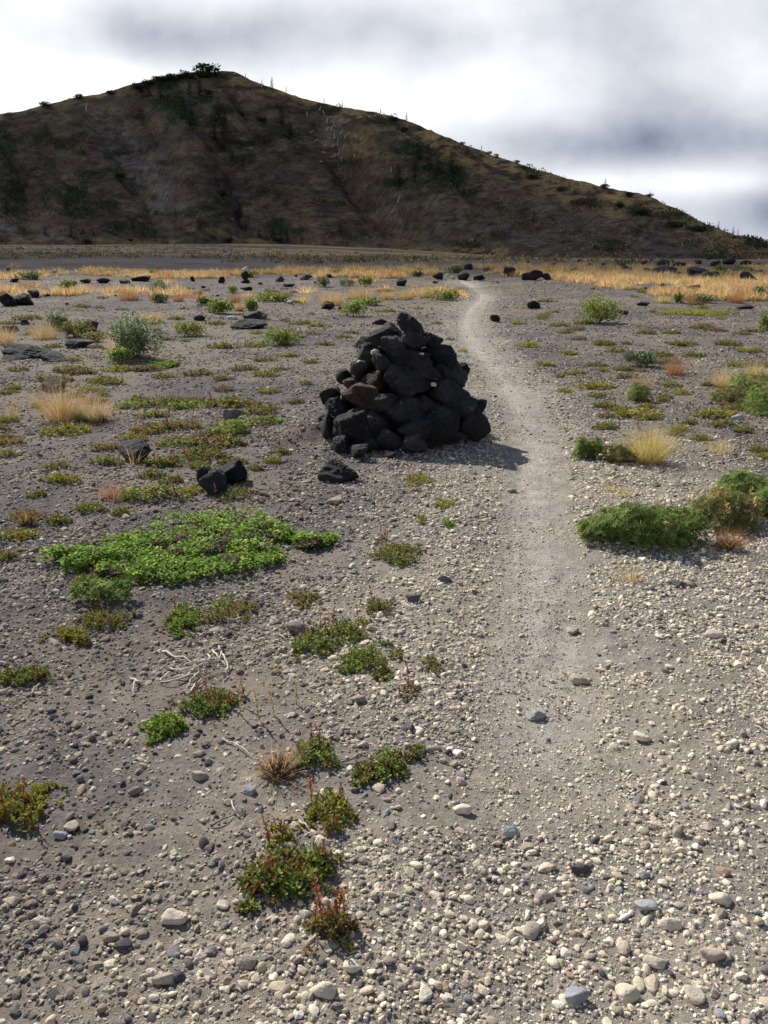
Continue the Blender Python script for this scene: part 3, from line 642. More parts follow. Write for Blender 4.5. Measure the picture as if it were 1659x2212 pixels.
def make_lupine(label, x, y, rx, ry, h, nleaf, pal, seed, pods=0, rot=0.0):
    """bushy lupine: palmate leaves of seven leaflets on thin stems"""
    rng = np.random.default_rng(seed); root = link('lupine_bush', None, loc=(x, y, float(g(x, y))), label=label, category='lupine bush'); root.rotation_euler.z = rot
    p = blobpts(rng, nleaf, 1, 1, seed % 50, .35); rad = np.hypot(p[:, 0], p[:, 1]); top = np.clip(1 - rad ** 2, .10, 1) ** .4 * (0.8 + .45 * fb2(p[:, 0] * 3.2, p[:, 1] * 3.2, seed, 3))
    z = top * h * (rng.uniform(0.02, 1, nleaf) ** .62)
    c = np.stack([p[:, 0] * rx, p[:, 1] * ry, np.maximum(z, .012)], -1)
    nrm = unit(np.stack([p[:, 0] * 1.0, p[:, 1] * 1.0, np.full(nleaf, .8)], -1) + rng.normal(0, .35, (nleaf, 3)))
    t1 = unit(np.cross(nrm, rng.normal(0, 1, (nleaf, 3)))); t2 = np.cross(nrm, t1); G = Geo(); base = pick(rng, nleaf, pal)
    L = rng.uniform(.018, .034, nleaf)
    for i in range(7):
        a = 2 * math.pi * i / 7 + rng.uniform(-.15, .15, nleaf)
        d = unit(t1 * np.cos(a)[:, None] + t2 * np.sin(a)[:, None] + nrm * .35)
        leaves(G, c, d, nrm, L, L * .36, base * rng.uniform(.85, 1.15, (nleaf, 1)), DIAM, DIAMF)
    link('foliage', G.mesh('foliage', ML), root)
    B = Geo()
    for i in rng.choice(nleaf, min(70, nleaf), replace=False):
        e = c[i]; tube(B, [(e[0] * .35, e[1] * .35, 0), (e[0] * .75, e[1] * .75, e[2] * .45), e], .0022, .0012, (.14, .13, .06), 3)
    link('stem', B.mesh('stem', M_STEM), root)
    for i in range(pods):
        q = Geo(); k = rng.integers(nleaf); hh = rng.uniform(.06, .11); ln = rng.normal(0, .15, 2)
        tube(q, [(0, 0, 0), (ln[0] * hh * .5, ln[1] * hh * .5, hh * .6), (ln[0] * hh, ln[1] * hh, hh)], .0025, .002, (.42, .31, .15), 4)
        m_ = 16; t = rng.uniform(.35, 1, m_); a = rng.uniform(0, 6.28, m_)
        leaves(q, np.stack([ln[0] * hh * t, ln[1] * hh * t, hh * t], -1), np.stack([np.cos(a), np.sin(a), rng.uniform(.3, 1.2, m_)], -1), np.tile([0, 0, 1.], (m_, 1)), rng.uniform(.016, .026, m_), .012, pick(rng, m_, [(3, (.46, .34, .17)), (1, (.30, .20, .10))]))
        link('seed_pod_stalk', q.mesh('seed_pod_stalk', ML), root, (c[k][0], c[k][1], c[k][2] * .7))
    return root

# ------------------------------------------------------------------ rocks
_ico = {}
def ico(s):
    if s not in _ico:
        bm = bmesh.new(); bmesh.ops.create_icosphere(bm, subdivisions=s, radius=1); bm.verts.ensure_lookup_table()
        V = np.array([v.co[:] for v in bm.verts]); F = np.array([[v.index for v in f.verts] for f in bm.faces]); bm.free(); _ico[s] = (unit(V), F)
    return _ico[s]
def rock_geo(seed, W_, D_, H_, sub=4, planes=13, sharp=16, rough=.05):
    rng = np.random.default_rng(seed); V, F = ico(sub)
    n = unit(rng.normal(0, 1, (planes, 3))); h = rng.uniform(.62, 1.0, planes)
    dn = np.maximum(V @ n.T, 0.0001) / h; r = 1 / (np.sum(dn ** sharp, 1) ** (1 / sharp) + 1e-6); r = np.minimum(r, 1.45)
    r = r * (1 + rough * 1.2 * fb3(V * 2.2 + seed, seed % 97, 3) + rough * .55 * fb3(V * 7 + seed, seed % 89, 2))
    P = V * r[:, None]; mn = P.min(0); mx = P.max(0); P = (P - (mn + mx) / 2) / (mx - mn); return P * np.array([W_, D_, H_]), F
def rock_mesh(seed, W_, D_, H_, mat, **kw):
    P, F = rock_geo(seed, W_, D_, H_, **kw); return mesh_np('rock', P, [F], mat)
LAND = []        # (x, y, phrase) landmarks used in labels
def put_stone(label, dx, dy, wpx, hpx, mat, seed, sharp, rot, tilt):
    x, y = at(dx, dy); s = ppm(x, y); W_ = wpx / s; th = math.atan2(CAMZ, y); H_ = W_ * .56; D_ = min(max((hpx / s - H_ * math.cos(th)) / math.sin(th), W_ * .6), W_ * 1.25)
    me = rock_mesh(seed, W_, D_, H_, mat, sub=4, sharp=sharp, rough=.08, planes=14)
    o = link('loose_stone', me, loc=(x, y + D_ * .45, float(g(x, y)) + H_ * .24), label=label, category='stone'); o.rotation_euler = (0, tilt, rot); return o
def put_rock(label, dx, dy, wpx, hpx, mat, seed, name='rock', cat='rock', deep=.9, sub=3, group=None, rot=None, tilt=0.0, sink=.14, sharp=16, rough=.05, planes=13):
    """dx,dy = where the rock meets the ground in front, wpx x hpx its size in the photo"""
    x, y = at(dx, dy); s = ppm(x, y); W_ = wpx / s; H_ = hpx / s / math.cos(math.atan2(CAMZ, y)) ; D_ = W_ * deep
    H_ = max(H_ - D_ * .5 * CAMZ / max(y, 1) * .35, H_ * .55)
    x *= 1 + D_ * .45 / y; y = y + D_ * .45; me = rock_mesh(seed, W_, D_, H_ * (1 + sink), mat, sub=sub, sharp=sharp, rough=rough, planes=planes)
    o = link(name, me, loc=(x, y, float(g(x, y)) + H_ * (.5 - sink * .5)), label=label, category=cat, group=group)
    o.rotation_euler = (0, tilt, 0 if rot is None else rot); return o

# --- the cairn
SX = 1659 / 560.0
def crop2disp(X, Y): return (740 + X / SX) / 1.15732, (740 + Y / SX) / 1.15732
CST = [ # crop x, y, w, h, material, sharpness, tilt
 (838, 200, 168, 165, 'g', 8, -.15), (650, 290, 200, 125, 'b', 20, -.2), (512, 345, 135, 95, 'b', 18, 0), (540, 430, 150, 150, 'g', 20, .2), (720, 355, 180, 145, 'g', 18, -.1),
 (890, 335, 210, 155, 'b', 12, .15), (1010, 330, 150, 105, 'g', 18, .5), (1060, 440, 250, 175, 'b', 16, .6), (840, 465, 320, 150, 'b', 16, 0), (650, 500, 170, 160, 'b', 20, .1),
 (470, 535, 135, 120, 'g', 14, -.3), (355, 595, 115, 105, 'r', 18, -.4), (590, 625, 200, 150, 'r', 18, .2), (415, 655, 130, 100, 'r', 18, 0), (860, 640, 320, 225, 'b', 12, .05),
 (1150, 590, 240, 210, 'b', 14, .3), (1115, 725, 270, 230, 'b', 12, 0), (255, 745, 150, 140, 'b', 16, -.1), (505, 755, 290, 210, 'r', 12, .12), (300, 820, 165, 135, 'b', 18, 0),
 (820, 840, 325, 200, 'b', 12, 0), (245, 965, 120, 230, 'g', 20, .05), (470, 965, 360, 250, 'b', 14, .1), (1050, 950, 310, 250, 'b', 14, 0), (1310, 935, 240, 270, 'b', 12, .15),
 (1190, 820, 280, 160, 'b', 16, 0), (880, 985, 240, 140, 'b', 16, 0), (690, 1060, 180, 150, 'b', 14, .2), (870, 1095, 195, 165, 's', 18, .2), (325, 1115, 130, 150, 'b', 16, .3),
 (475, 1150, 125, 95, 'b', 14, -.2), (205, 1185, 185, 145, 'b', 14, -.1), (560, 1110, 110, 85, 'g', 18, 0), (650, 800, 190, 160, 'b', 14, 0), (960, 560, 220, 130, 'b', 16, .1),
 (1240, 560, 90, 130, 'b', 18, 0), (1345, 850, 125, 160, 'b', 16, .2), (720, 580, 130, 130, 'b', 14, 0), (1010, 830, 200, 170, 'b', 14, 0), (600, 950, 160, 170, 'b', 14, 0),
 (585, 415, 60, 42, 'p', 20, -.6), (930, 428, 34, 16, 'p', 14, 0), (485, 500, 75, 55, 'p', 12, 0), (255, 905, 130, 26, 's', 18, -.03), (150, 1190, 60, 70, 'b', 14, 0), (480, 1200, 70, 50, 'b', 14, 0), (1020, 655, 40, 30, 'p', 14, 0), (700, 1180, 70, 40, 'b', 14, 0)]
def cone_r(z): return .74 * (1 - z / 1.20) + .02
def build_cairn():
    root = link('cairn', None, loc=(CAIRN[0], CAIRN[1], float(g(*CAIRN))), label='tall cone of stacked black lava stones standing beside the trail', category='cairn')
    mats = dict(b=M_BAS, g=M_GREY, r=M_RED, s=M_SLATE2, p=M_PALE)
    for i, (X, Y, w_, h_, mk, sh, tl) in enumerate(CST):
        u, v = crop2disp(X, Y); rx, ry, rz = (float(q) for q in ray(u, v)); t = np.linspace(4.5, 8.5, 900)
        px, py, pz = rx * t, ry * t, CAMZ + rz * t; dd = np.hypot((px - CAIRN[0]) * .98, py - CAIRN[1]) - cone_r(pz)
        hit = (dd < 0) | (pz < .06); k = np.argmax(hit) if hit.any() and (dd[np.argmax(hit)] < .25) else np.argmin(dd); tt = t[k]
        s = FD / 1.0 / tt; W_ = w_ / SX / 1.15732 / s; H_ = h_ / SX / 1.15732 / s; D_ = (W_ * H_) ** .5 * 1.15 if w_ > 80 else W_ * .9
        push = D_ * .38; ln = math.hypot(rx, ry); p = np.array([px[k] + rx / ln * push, py[k] + ry / ln * push, max(pz[k] - push * .18, H_ * .3)])
        W_ *= 1.12; H_ *= 1.12
        me = rock_mesh(500 + i, W_, D_, H_, mats[mk], sub=5 if w_ > 120 else 3, sharp=sh * .7, rough=.11, planes=13)
        o = link('stone', me, root, tuple(p - np.array(root.location)))
        o.rotation_euler = (0, tl * .35, 0)
        if mk == 'p': o['label'] = 'small pale stone wedged between the black ones'
        if mk == 's': o['label'] = 'lighter grey stone'
    rng = random.Random(4); k = 0
    for lev, n, zz in ((0, 9, .1), (1, 8, .28), (2, 6, .46), (3, 4, .64), (4, 2, .80)):   # back of the heap and its heart
        for j in range(n):
            a = math.pi * (0.02 + 0.96 * (j + .5) / n); q = max(cone_r(zz) - .14, .03)
            W_ = rng.uniform(.2, .29); me = rock_mesh(700 + k, W_, W_ * .95, rng.uniform(.17, .22), rng.choice([M_BAS, M_BAS, M_GREY, M_RED]), sub=4, planes=12); k += 1
            o = link('stone', me, root, (math.cos(a) * q, math.sin(a) * q, zz)); o.rotation_euler = (rng.uniform(-.2, .2), rng.uniform(-.2, .2), rng.uniform(0, 3))
    for zz, r in ((.18, .52), (.42, .38), (.62, .24), (.3, .4)):
        me = rock_mesh(760 + k, r * 2, r * 1.5, .32, M_BAS, sub=4); k += 1; link('stone', me, root, (0.02, .08, zz))  # hidden core lumps added to stop light showing through the gaps
M_SLATE2 = mat_rock('weathered_grey_stone', (0.05, 0.05, 0.053), (0.10, 0.098, 0.097), lichen=0.04, dust_sun_k=0.15)
build_cairn()
LAND.append((CAIRN[0], CAIRN[1], 'cairn'))

# ------------------------------------------------------------------ pebbles (instanced on points)
def pebble_nodes(mat, ang, seed0):
    ng = bpy.data.node_groups.new('pebble_scatter', 'GeometryNodeTree')
    ng.interface.new_socket('Geometry', in_out='INPUT', socket_type='NodeSocketGeometry'); ng.interface.new_socket('Geometry', in_out='OUTPUT', socket_type='NodeSocketGeometry')
    N = ng.nodes; Lk = ng.links.new; gi = N.new('NodeGroupInput'); go = N.new('NodeGroupOutput'); jn = N.new('GeometryNodeJoinGeometry')
    for i in range(9):
        ic = N.new('GeometryNodeMeshIcoSphere'); ic.inputs['Radius'].default_value = .5; ic.inputs['Subdivisions'].default_value = 1 if not ang else 2
        pos = N.new('GeometryNodeInputPosition'); nz = N.new('ShaderNodeTexNoise'); nz.noise_dimensions = '4D'; nz.inputs['W'].default_value = seed0 + i * 7.31; nz.inputs['Scale'].default_value = 1.5 if not ang else 1.9; nz.inputs['Detail'].default_value = 1.0
        Lk(pos.outputs[0], nz.inputs['Vector'])
        sb = N.new('ShaderNodeVectorMath'); sb.operation = 'SUBTRACT'; sb.inputs[1].default_value = (.5, .5, .5); Lk(nz.outputs['Color'], sb.inputs[0])
        sc = N.new('ShaderNodeVectorMath'); sc.operation = 'SCALE'; sc.inputs['Scale'].default_value = 1.15; Lk(sb.outputs[0], sc.inputs[0])
        st = N.new('GeometryNodeSetPosition'); Lk(ic.outputs[0], st.inputs['Geometry']); Lk(sc.outputs[0], st.inputs['Offset']); last = st.outputs[0]
        if ang:
            ch = N.new('GeometryNodeConvexHull'); Lk(last, ch.inputs[0]); last = ch.outputs[0]
        else:
            ss = N.new('GeometryNodeSubdivisionSurface'); ss.inputs['Level'].default_value = 2; Lk(last, ss.inputs[0])
            sh = N.new('GeometryNodeSetShadeSmooth'); Lk(ss.outputs[0], sh.inputs[0]); last = sh.outputs[0]
        sm_ = N.new('GeometryNodeSetMaterial'); sm_.inputs['Material'].default_value = mat; Lk(last, sm_.inputs[0])
        g2 = N.new('GeometryNodeGeometryToInstance'); Lk(sm_.outputs[0], g2.inputs[0]); Lk(g2.outputs[0], jn.inputs[0])
    ip_ = N.new('GeometryNodeInstanceOnPoints'); ip_.inputs['Pick Instance'].default_value = True
    Lk(gi.outputs[0], ip_.inputs['Points']); Lk(jn.outputs[0], ip_.inputs['Instance'])
    for nm, ty, so_ in (('pick', 'INT', 'Instance Index'), ('rot', 'FLOAT_VECTOR', 'Rotation'), ('scl', 'FLOAT_VECTOR', 'Scale')):
        na = N.new('GeometryNodeInputNamedAttribute'); na.data_type = ty; na.inputs['Name'].default_value = nm; Lk(na.outputs['Attribute'], ip_.inputs[so_])
    Lk(ip_.outputs[0], go.inputs[0]); return ng
def pebble_field(name, P, S, rot, cols, ang, seed0):
    me = bpy.data.meshes.new(name); n = len(P); me.vertices.add(n); me.vertices.foreach_set('co', P.astype(np.float32).ravel()); me.update()
    for nm, ty, arr, key in (('scl', 'FLOAT_VECTOR', S, 'vector'), ('rot', 'FLOAT_VECTOR', rot, 'vector')):
        a = me.attributes.new(nm, ty, 'POINT'); a.data.foreach_set(key, arr.astype(np.float32).ravel())
    a = me.attributes.new('tint', 'FLOAT_COLOR', 'POINT'); c = np.ones((n, 4), np.float32); c[:, :3] = cols; a.data.foreach_set('color', c.ravel())
    a = me.attributes.new('pick', 'INT', 'POINT'); a.data.foreach_set('value', np.random.default_rng(1).integers(0, 9, n).astype(np.int32))
    me.materials.append(MP); o = link(name, me, kind='stuff'); md = o.modifiers.new('scatter', 'NODES'); md.node_group = pebble_nodes(MP, ang, seed0); return o
def scatter():
    rng = np.random.default_rng(12)
    bands = [(0.9, 2.6, 9800, .0074), (2.6, 4.5, 6800, .0082), (4.5, 7.5, 4200, .0094), (7.5, 12, 1700, .012), (12, 20, 480, .018), (20, 34, 110, .027), (0.9, 3.2, 14000, .0028), (3.2, 5.2, 6000, .004)]
    X = []; Y = []; Sz = []
    for y0, y1, dens, smin in bands:
        n0 = int((y1 - y0) * (2 * (.62 * (y0 + y1) / 2 + .5)) * dens)
        y = rng.uniform(y0, y1, n0); hw = .62 * y + .5; x = rng.uniform(-1, 1, n0) * hw
        # keep the count per area even across the widening strip
        k = rng.uniform(0, 1, n0) < hw / hw.max(); x = x[k]; y = y[k]
        s = smin * rng.uniform(0.02, 1, len(x)) ** (-1 / (2.5 if smin > .0045 else 4.5)); s = np.minimum(s, rng.uniform(.020, .035, len(x)) * np.where(rng.uniform(0, 1, len(x)) < .06, 1.7, 1) * (1 + y * .02))
        X.append(x); Y.append(y); Sz.append(s)
    x = np.concatenate(X); y = np.concatenate(Y); s = np.concatenate(Sz)
    pd = x - pathx(np.minimum(y, PEND)); pw = palew(x, y)
    cl = fb2(x / .5, y / .5, 90, 4); cl2 = fb2(x / .13, y / .13, 91, 2)
    right = sm(pd, -.3, .3) * sm(-y, -7, -3)
    big = s > .014
    core = np.exp(-(pd / .15) ** 2) * sm(y, 1.9, 3.1)
    prob = .60 + 1.5 * cl + .7 * cl2 + .3 * right + .25 * pw; prob = np.maximum(prob, .34 + .25 * cl2) - core * (.10 + .62 * big)
    prob = prob * (1 - .45 * sm(-x - .0 * y, .6, 3) * sm(y, 4, 7)) * np.where(big, .9, 1) * (1 - .35 * sm(y, 8, 16))
    bank = gauss(x, y, BX + .05, BY + .1, .3, .28); prob = prob - bank * .35
    k = rng.uniform(0, 1, len(x)) < prob
    inc = np.hypot(x - CAIRN[0], y - CAIRN[1]) < .5
    k &= ~inc; x = x[k]; y = y[k]; s = s[k]; pw = pw[k]; pd = pd[k]; right = right[k]; n = len(x)
    s = s * np.where((np.abs(pd) < .22) & (y > 1.9), .62, 1.0)
    pal = np.array([(.54, .475, .365), (.46, .395, .295), (.36, .305, .225), (.26, .222, .175), (.165, .15, .14), (.075, .072, .074), (.30, .215, .15), (.20, .20, .20), (.66, .60, .49)])
    wa = np.array([1.8, 2.2, 2.6, 3.2, 3.0, 1.5, .5, .9, .12]); wb = np.array([5.2, 4.4, 2.4, 1.6, .9, .35, .3, .6, .9]); wa /= wa.sum(); wb /= wb.sum()
    f = np.clip(pw * 1.0 + right * .35 + rng.uniform(-.3, .2, n), 0, 1)[:, None]; cw = np.cumsum(wa + (wb - wa) * f, 1); u = rng.uniform(0, 1, (n, 1)); k = np.minimum((u > cw).sum(1), 8)
    cols = pal[k] * rng.uniform(.8, 1.2, (n, 1)) * rng.uniform(.96, 1.04, (n, 3)) * (.86 + .52 * f)
    ang = rng.uniform(0, 1, n) < np.clip(.72 - .55 * f[:, 0] , .1, .9)
    fl = np.where(ang, rng.uniform(.35, .75, n), rng.uniform(.5, .85, n))
    S = np.stack([s * rng.uniform(.95, 1.5, n), s * rng.uniform(.75, 1.1, n), s * fl], -1)
    rot = np.stack([rng.normal(0, .28, n), rng.normal(0, .28, n), rng.uniform(0, 6.283, n)], -1)
    z = g(x, y) + (.004 + .0003 * y) * (np.abs(pd) < .10) * (y > 2.5) + S[:, 2] * rng.uniform(-.12, .36, n); P = np.stack([x, y, z], -1)
    pebble_field('gravel', P[~ang], S[~ang], rot[~ang], cols[~ang], False, 3.0)
    pebble_field('stone_chips', P[ang], S[ang], rot[ang], cols[ang], True, 50.0)
    print('pebbles', n)
scatter()

# ------------------------------------------------------------------ single stones that stand out in the gravel
FG = [ # dx, dy(front foot), w, h, mat, seed, sharp, label
 (1247, 2172, 58, 52, 'S', 11, 20, 'squarish blue-grey flat stone at the bottom edge, largest grey stone on the trail'),
 (1399, 1972, 48, 42, 'S', 12, 14, 'flat light grey stone with whitish crust half sunk in pale gravel'),
 (1418, 2095, 52, 40, 'P', 13, 9, 'rounded cream pumice beside the two light flat pebbles, low right'),
 (1362, 2168, 48, 52, 'P', 14, 10, 'tall cream pumice with its dark shaded side, right of the blue-grey flat stone'),
 (696, 2158, 62, 46, 'P', 15, 8, 'large round white pumice near the bottom edge left of the trail'),
 (760, 2105, 46, 40, 'P', 16, 7, 'round cream pumice just below the orange drooping stalks'),
 (530, 2095, 46, 44, 'D', 17, 9, 'round brown stone left of the white pumice near the bottom'),
 (692, 1832, 34, 36, 'P', 18, 20, 'pale wedge-shaped pumice beside the tall red stalk'),
 (148, 1802, 34, 44, 'D', 19, 22, 'upright brown-grey slab shard at lower left'),
 (128, 1815, 34, 16, 'S', 20, 20, 'flat light grey chip leaning at the foot of the upright shard'),
 (430, 1688, 40, 26, 'D', 21, 16, 'blunt tan block among brown chips left of the dried stems'),
 (536, 1720, 30, 32, 'S', 22, 18, 'grey faceted stone right of the tan block'),
 (375, 2000, 58, 32, 'P', 23, 16, 'broad cream chip lying flat at lower left of the green and red plant'),
 (235, 2040, 34, 34, 'D', 24, 14, 'tan pyramid-shaped stone in the lower left gravel'),
 (1160, 1557, 44, 20, 'S', 25, 14, 'oval blue-grey pebble lying in the trail'),
 (1255, 1480, 44, 30, 'D', 26, 16, 'brownish stone on the right side of the trail level with the dry twigs'),
 (1467, 1272, 30, 42, 'G', 27, 20, 'upright grey pointed stone in front of the big green lupine'),
 (1492, 1268, 26, 26, 'D', 28, 18, 'small brown stone right of the pointed grey stone'),
 (962, 1258, 32, 22, 'G', 29, 20, 'dark angular stone between cairn plants and trail'),
 (893, 1300, 34, 22, 'G', 30, 16, 'dark flat stone left of the trail below the angular one'),
 (1240, 1372, 28, 26, 'D', 31, 14, 'knobbly brown pebble at the right edge of the worn trail line'),
 (640, 1372, 48, 44, 'K', 32, 9, 'dull pink flat stone half buried beside the red-stalked plant'),
 (772, 1520, 34, 30, 'D', 33, 7, 'round ochre stone between two green plants in the foreground'),
 (883, 1582, 30, 32, 'G', 34, 20, 'dark upright chip left of the trail in the foreground'),
 (1588, 1620, 36, 32, 'P', 35, 14, 'cream angular pumice near the right edge'),
 (1450, 2010, 50, 30, 'P', 36, 8, 'smooth oval cream pebble right of the light grey crusted stone'),
 (1560, 1955, 48, 34, 'P', 37, 8, 'plump cream pebble near the right edge in the lower gravel'),
 (1545, 2080, 52, 34, 'D', 38, 12, 'tan double-humped stone at lower right'),
 (1395, 1900, 34, 22, 'S', 39, 18, 'small slate-grey chip on edge right of the trail'),
 (1255, 1890, 42, 30, 'G', 40, 12, 'dark grey pebble in the white gravel of the trail'),
 (1150, 2030, 44, 44, 'D', 41, 10, 'greyish knobbly stone on the left margin of the trail'),
 (1000, 1760, 44, 30, 'P', 42, 10, 'cream pumice left of the trail beside the dark hollow'),
 (1105, 1560+250, 42, 24, 'S', 43, 16, 'wide flat grey stone in the middle of the trail'),
 (1545, 1380, 40, 30, 'P', 44, 12, 'pale lump on the grey ash at right, below the lupine'),
 (1390, 1210+395, 40, 22, 'P', 45, 9, 'flat oval pale pebble on the bare grey patch right of the trail'),
 (85, 2005, 40, 30, 'P', 46, 14, 'cream wedge stone near the left edge, low down'),
 (350, 2130, 50, 36, 'D', 47, 14, 'tan split stone near the bottom left'),
 (480, 1965, 30, 26, 'P', 48, 18, 'small white triangular chip on bare ash left of the red-leaved plant'),
 (20, 1960, 34, 28, 'P', 49, 12, 'cream stone touching the left edge of the view'),
 (1505, 2170, 44, 46, 'P', 50, 12, 'peaked cream stone near the bottom right corner'),
]
MS = dict(S=M_SLATE, P=M_PALE, D=mat_rock('tan_stone', (.30, .25, .195), (.44, .375, .295), scale=2.0, dust_sun_k=.1), G=mat_rock('dark_grey_stone', (.09, .09, .095), (.16, .155, .155), scale=2.0, dust_sun_k=.15), K=M_DUSK)
for dx, dy, w_, h_, mk, sd, sh, lab in FG:
    put_stone(lab, dx, dy, w_, h_, MS[mk], 3000 + sd, sh * .7, (sd * 1.3) % .8 - .4, (sd * .7) % .4 - .2)

# ------------------------------------------------------------------ dark lava rocks on the plain
RK = [ # dx, dy(foot), w, h, mat, label, landmark phrase
 (728, 1044, 84, 48, 'B', 'angular black rock lying loose in front of the cairn at its left foot', 'loose rock before the cairn'),
 (495, 1050, 86, 50, 'B', 'grey-black humped rock with a smooth sloping top left of the cairn', 'humped black rock'),
 (462, 1070, 62, 50, 'B', 'black flat-topped rock with a light upper face, front one of the left pair', None),
 (440, 1048, 28, 42, 'B', 'small black upright rock wedged behind the flat-topped one', None),
 (290, 998, 76, 46, 'B', 'rough round black rock behind dry grass stalks at left', 'round black rock'),
 (503, 908, 46, 26, 'K', 'dull pink slab standing in red and green mats left of the cairn', 'pink slab'),
 (118, 848, 58, 26, 'B', 'black sloping rock just behind the tall golden grass tuft', None),
 (62, 778, 130, 30, 'G', 'long flat dark outcrop with moss in its hollow at far left', 'long flat outcrop'),
 (118, 782, 70, 18, 'B', 'right-hand tail of the flat dark outcrop, black and low', None),
 (175, 752, 66, 22, 'G', 'low wedge of dark rock left of the whitish willow shrub', None),
 (198, 716, 34, 26, 'G', 'blocky dark rock behind the wedge, beside the willow shrub', None),
 (18, 662, 40, 28, 'B', 'leftmost black boulder of the trio by the left edge', None),
 (50, 660, 44, 26, 'B', 'middle black boulder of the trio by the left edge', 'boulder trio'),
 (76, 643, 30, 18, 'B', 'small black boulder behind the trio by the left edge', None),
 (538, 711, 82, 22, 'B', 'wide low black boulder in the open ash left of the cairn top', 'wide low boulder'),
 (552, 692, 56, 20, 'B', 'tilted black slab resting behind the wide low boulder', None),
 (24, 718, 38, 16, 'B', 'flat black rock at the left edge below the trio', None),
 (54, 702, 22, 13, 'B', 'small round dark rock in rust-coloured leaves near the left edge', None),
 (432, 693, 26, 12, 'B', 'little black rock between willow shrub and wide low boulder', None),
 (820, 702, 36, 13, 'R', 'dark red-brown rock lying just left of the cairn top', None),
 (708, 668, 32, 17, 'R', 'peaked dark red rock in front of the orange grass behind the cairn', None),
 (735, 672, 10, 9, 'G', 'tiny grey rock right of the peaked red rock', None),
 (1154, 668, 30, 19, 'B', 'single black block standing alone right of the trail', 'lone black block'),
 (1070, 696, 24, 16, 'R', 'pointed brown rock at the right edge of the far trail', 'pointed brown rock'),
 (1347, 680, 22, 9, 'B', 'flat black rock right of the round green shrub', None),
 (1389, 661, 30, 8, 'B', 'low black rock behind the flat one, right of the round shrub', None),
 (1608, 668, 38, 10, 'B', 'low black slab near the right edge in front of the grass', None),
 (1494, 632, 34, 16, 'G', 'grey rock sunk in the front of the golden grass', None),
 (1615, 610, 42, 24, 'B', 'domed black boulder in golden grass near the right edge', 'domed boulder'),
 (1510, 602, 56, 24, 'G', 'largest boulder of the grass belt, grey domed back one', 'largest boulder'),
 (1532, 606, 44, 20, 'B', 'black boulder leaning in front of the largest boulder', None),
 (1434, 596, 56, 20, 'R', 'wide brown-black boulder in the grass left of the largest boulder', None),
 (1465, 598, 30, 10, 'B', 'low black rock at the foot of the wide brown boulder', None),
 (1400, 592, 30, 12, 'B', 'small dark boulder left of the wide brown boulder', None),
 (1357, 588, 32, 12, 'B', 'dark flat rock in the grass left of the boulders', None),
 (1148, 606, 50, 22, 'B', 'broad black boulder in the grass right of the trail end', 'broad boulder at the trail end'),
 (1178, 604, 26, 14, 'G', 'grey rock touching the broad boulder at the trail end', None),
 (1100, 597, 28, 20, 'B', 'upright black boulder in grass where the trail ends', None),
 (1000, 606, 28, 18, 'G', 'round grey boulder left of where the trail ends', 'round grey boulder'),
 (948, 604, 24, 15, 'B', 'black boulder in the grass left of the round grey boulder', None),
 (866, 618, 26, 17, 'R', 'dark brown boulder behind the orange tufts above the cairn', None),
 (1035, 606, 26, 12, 'B', 'low black rock right of the round grey boulder', None),
 (530, 612, 20, 10, 'B', 'dark base stone of the small white-topped stack on the plain', None),
 (533, 601, 18, 14, 'G', 'grey upper stone of the small stack on the plain', None),
 (533, 593, 12, 8, 'P', 'white stone on top of the small far stack', 'white-topped stack'),
 (479, 612, 16, 14, 'B', 'small black peaked stone left of the white-topped stack', None),
 (533, 628, 28, 9, 'B', 'flat dark rock in front of the white-topped stack', None),
 (605, 609, 22, 12, 'G', 'grey-blue stone right of the white-topped stack', None),
 (662, 605, 30, 12, 'G', 'blue-grey low rocks under the far grass fringe', None),
 (416, 608, 10, 11, 'B', 'small black upright stone far left of the white-topped stack', None),
 (711, 600, 14, 9, 'B', 'black little boulder at the far grass fringe above the peaked red rock', None),
 (770, 600, 26, 10, 'B', 'dark rocks breaking the grass fringe above the cairn', None),
 (625, 620, 24, 8, 'B', 'low dark stone behind the bright green patch', None),
 (395, 668, 14, 7, 'S', 'flat pale grey slab lying near the willow shrub', None),
 (430, 662, 12, 6, 'S', 'small light stone right of the pale grey slab', None),
 (502, 690, 26, 8, 'S', 'pale elongated stone left of the wide low boulder', None),
 (628, 657, 16, 8, 'S', 'light grey rock behind the green far shrubs', None),
 (727, 652, 16, 6, 'P', 'flat whitish stone in front of the orange tufts', None),
 (967, 597, 10, 6, 'P', 'white stone beside the far trail, left one', None),
 (978, 603, 10, 6, 'P', 'bright white pebble-like rock left of the trail end', None),
 (1046, 602, 9, 6, 'P', 'white rock at the very end of the trail', None),
 (1178, 612, 10, 7, 'P', 'white rock in front of the broad boulder', None),
 (575, 806, 20, 8, 'D', 'thin tan slab lying left of the dark green clump', None),
 (1105, 1065, 24, 8, 'D', 'low tan rib of stone at the trail side near the cairn shadow', None),
 (740, 890, 30, 9, 'K', 'flat brownish stone left of the cairn on grey ash', None),
 (1592, 908, 26, 12, 'S', 'light grey stone beside the yellow-green cushion at right', None),
 (722, 1092, 40, 12, 'D', 'flat tan flake below the loose black rock', None),
 (1420, 1330, 16, 10, 'P', 'small white lump on ash left of the right edge', None),
 (185, 612, 26, 10, 'B', 'dark rock in grass far left, beyond the trio', None),
 (222, 612, 30, 11, 'B', 'flat black rock right of the far left grass mound', None),
 (305, 608, 44, 12, 'B', 'wide black rock under the yellow fringe at left', None),
 (272, 598, 10, 5, 'P', 'small white stone near the wide black rock at left', None),
 (270, 613, 24, 8, 'B', 'low black rock in front of the small white stone', None),
 (30, 610, 26, 9, 'R', 'low red-brown rock at far left under tan grass', None),
]
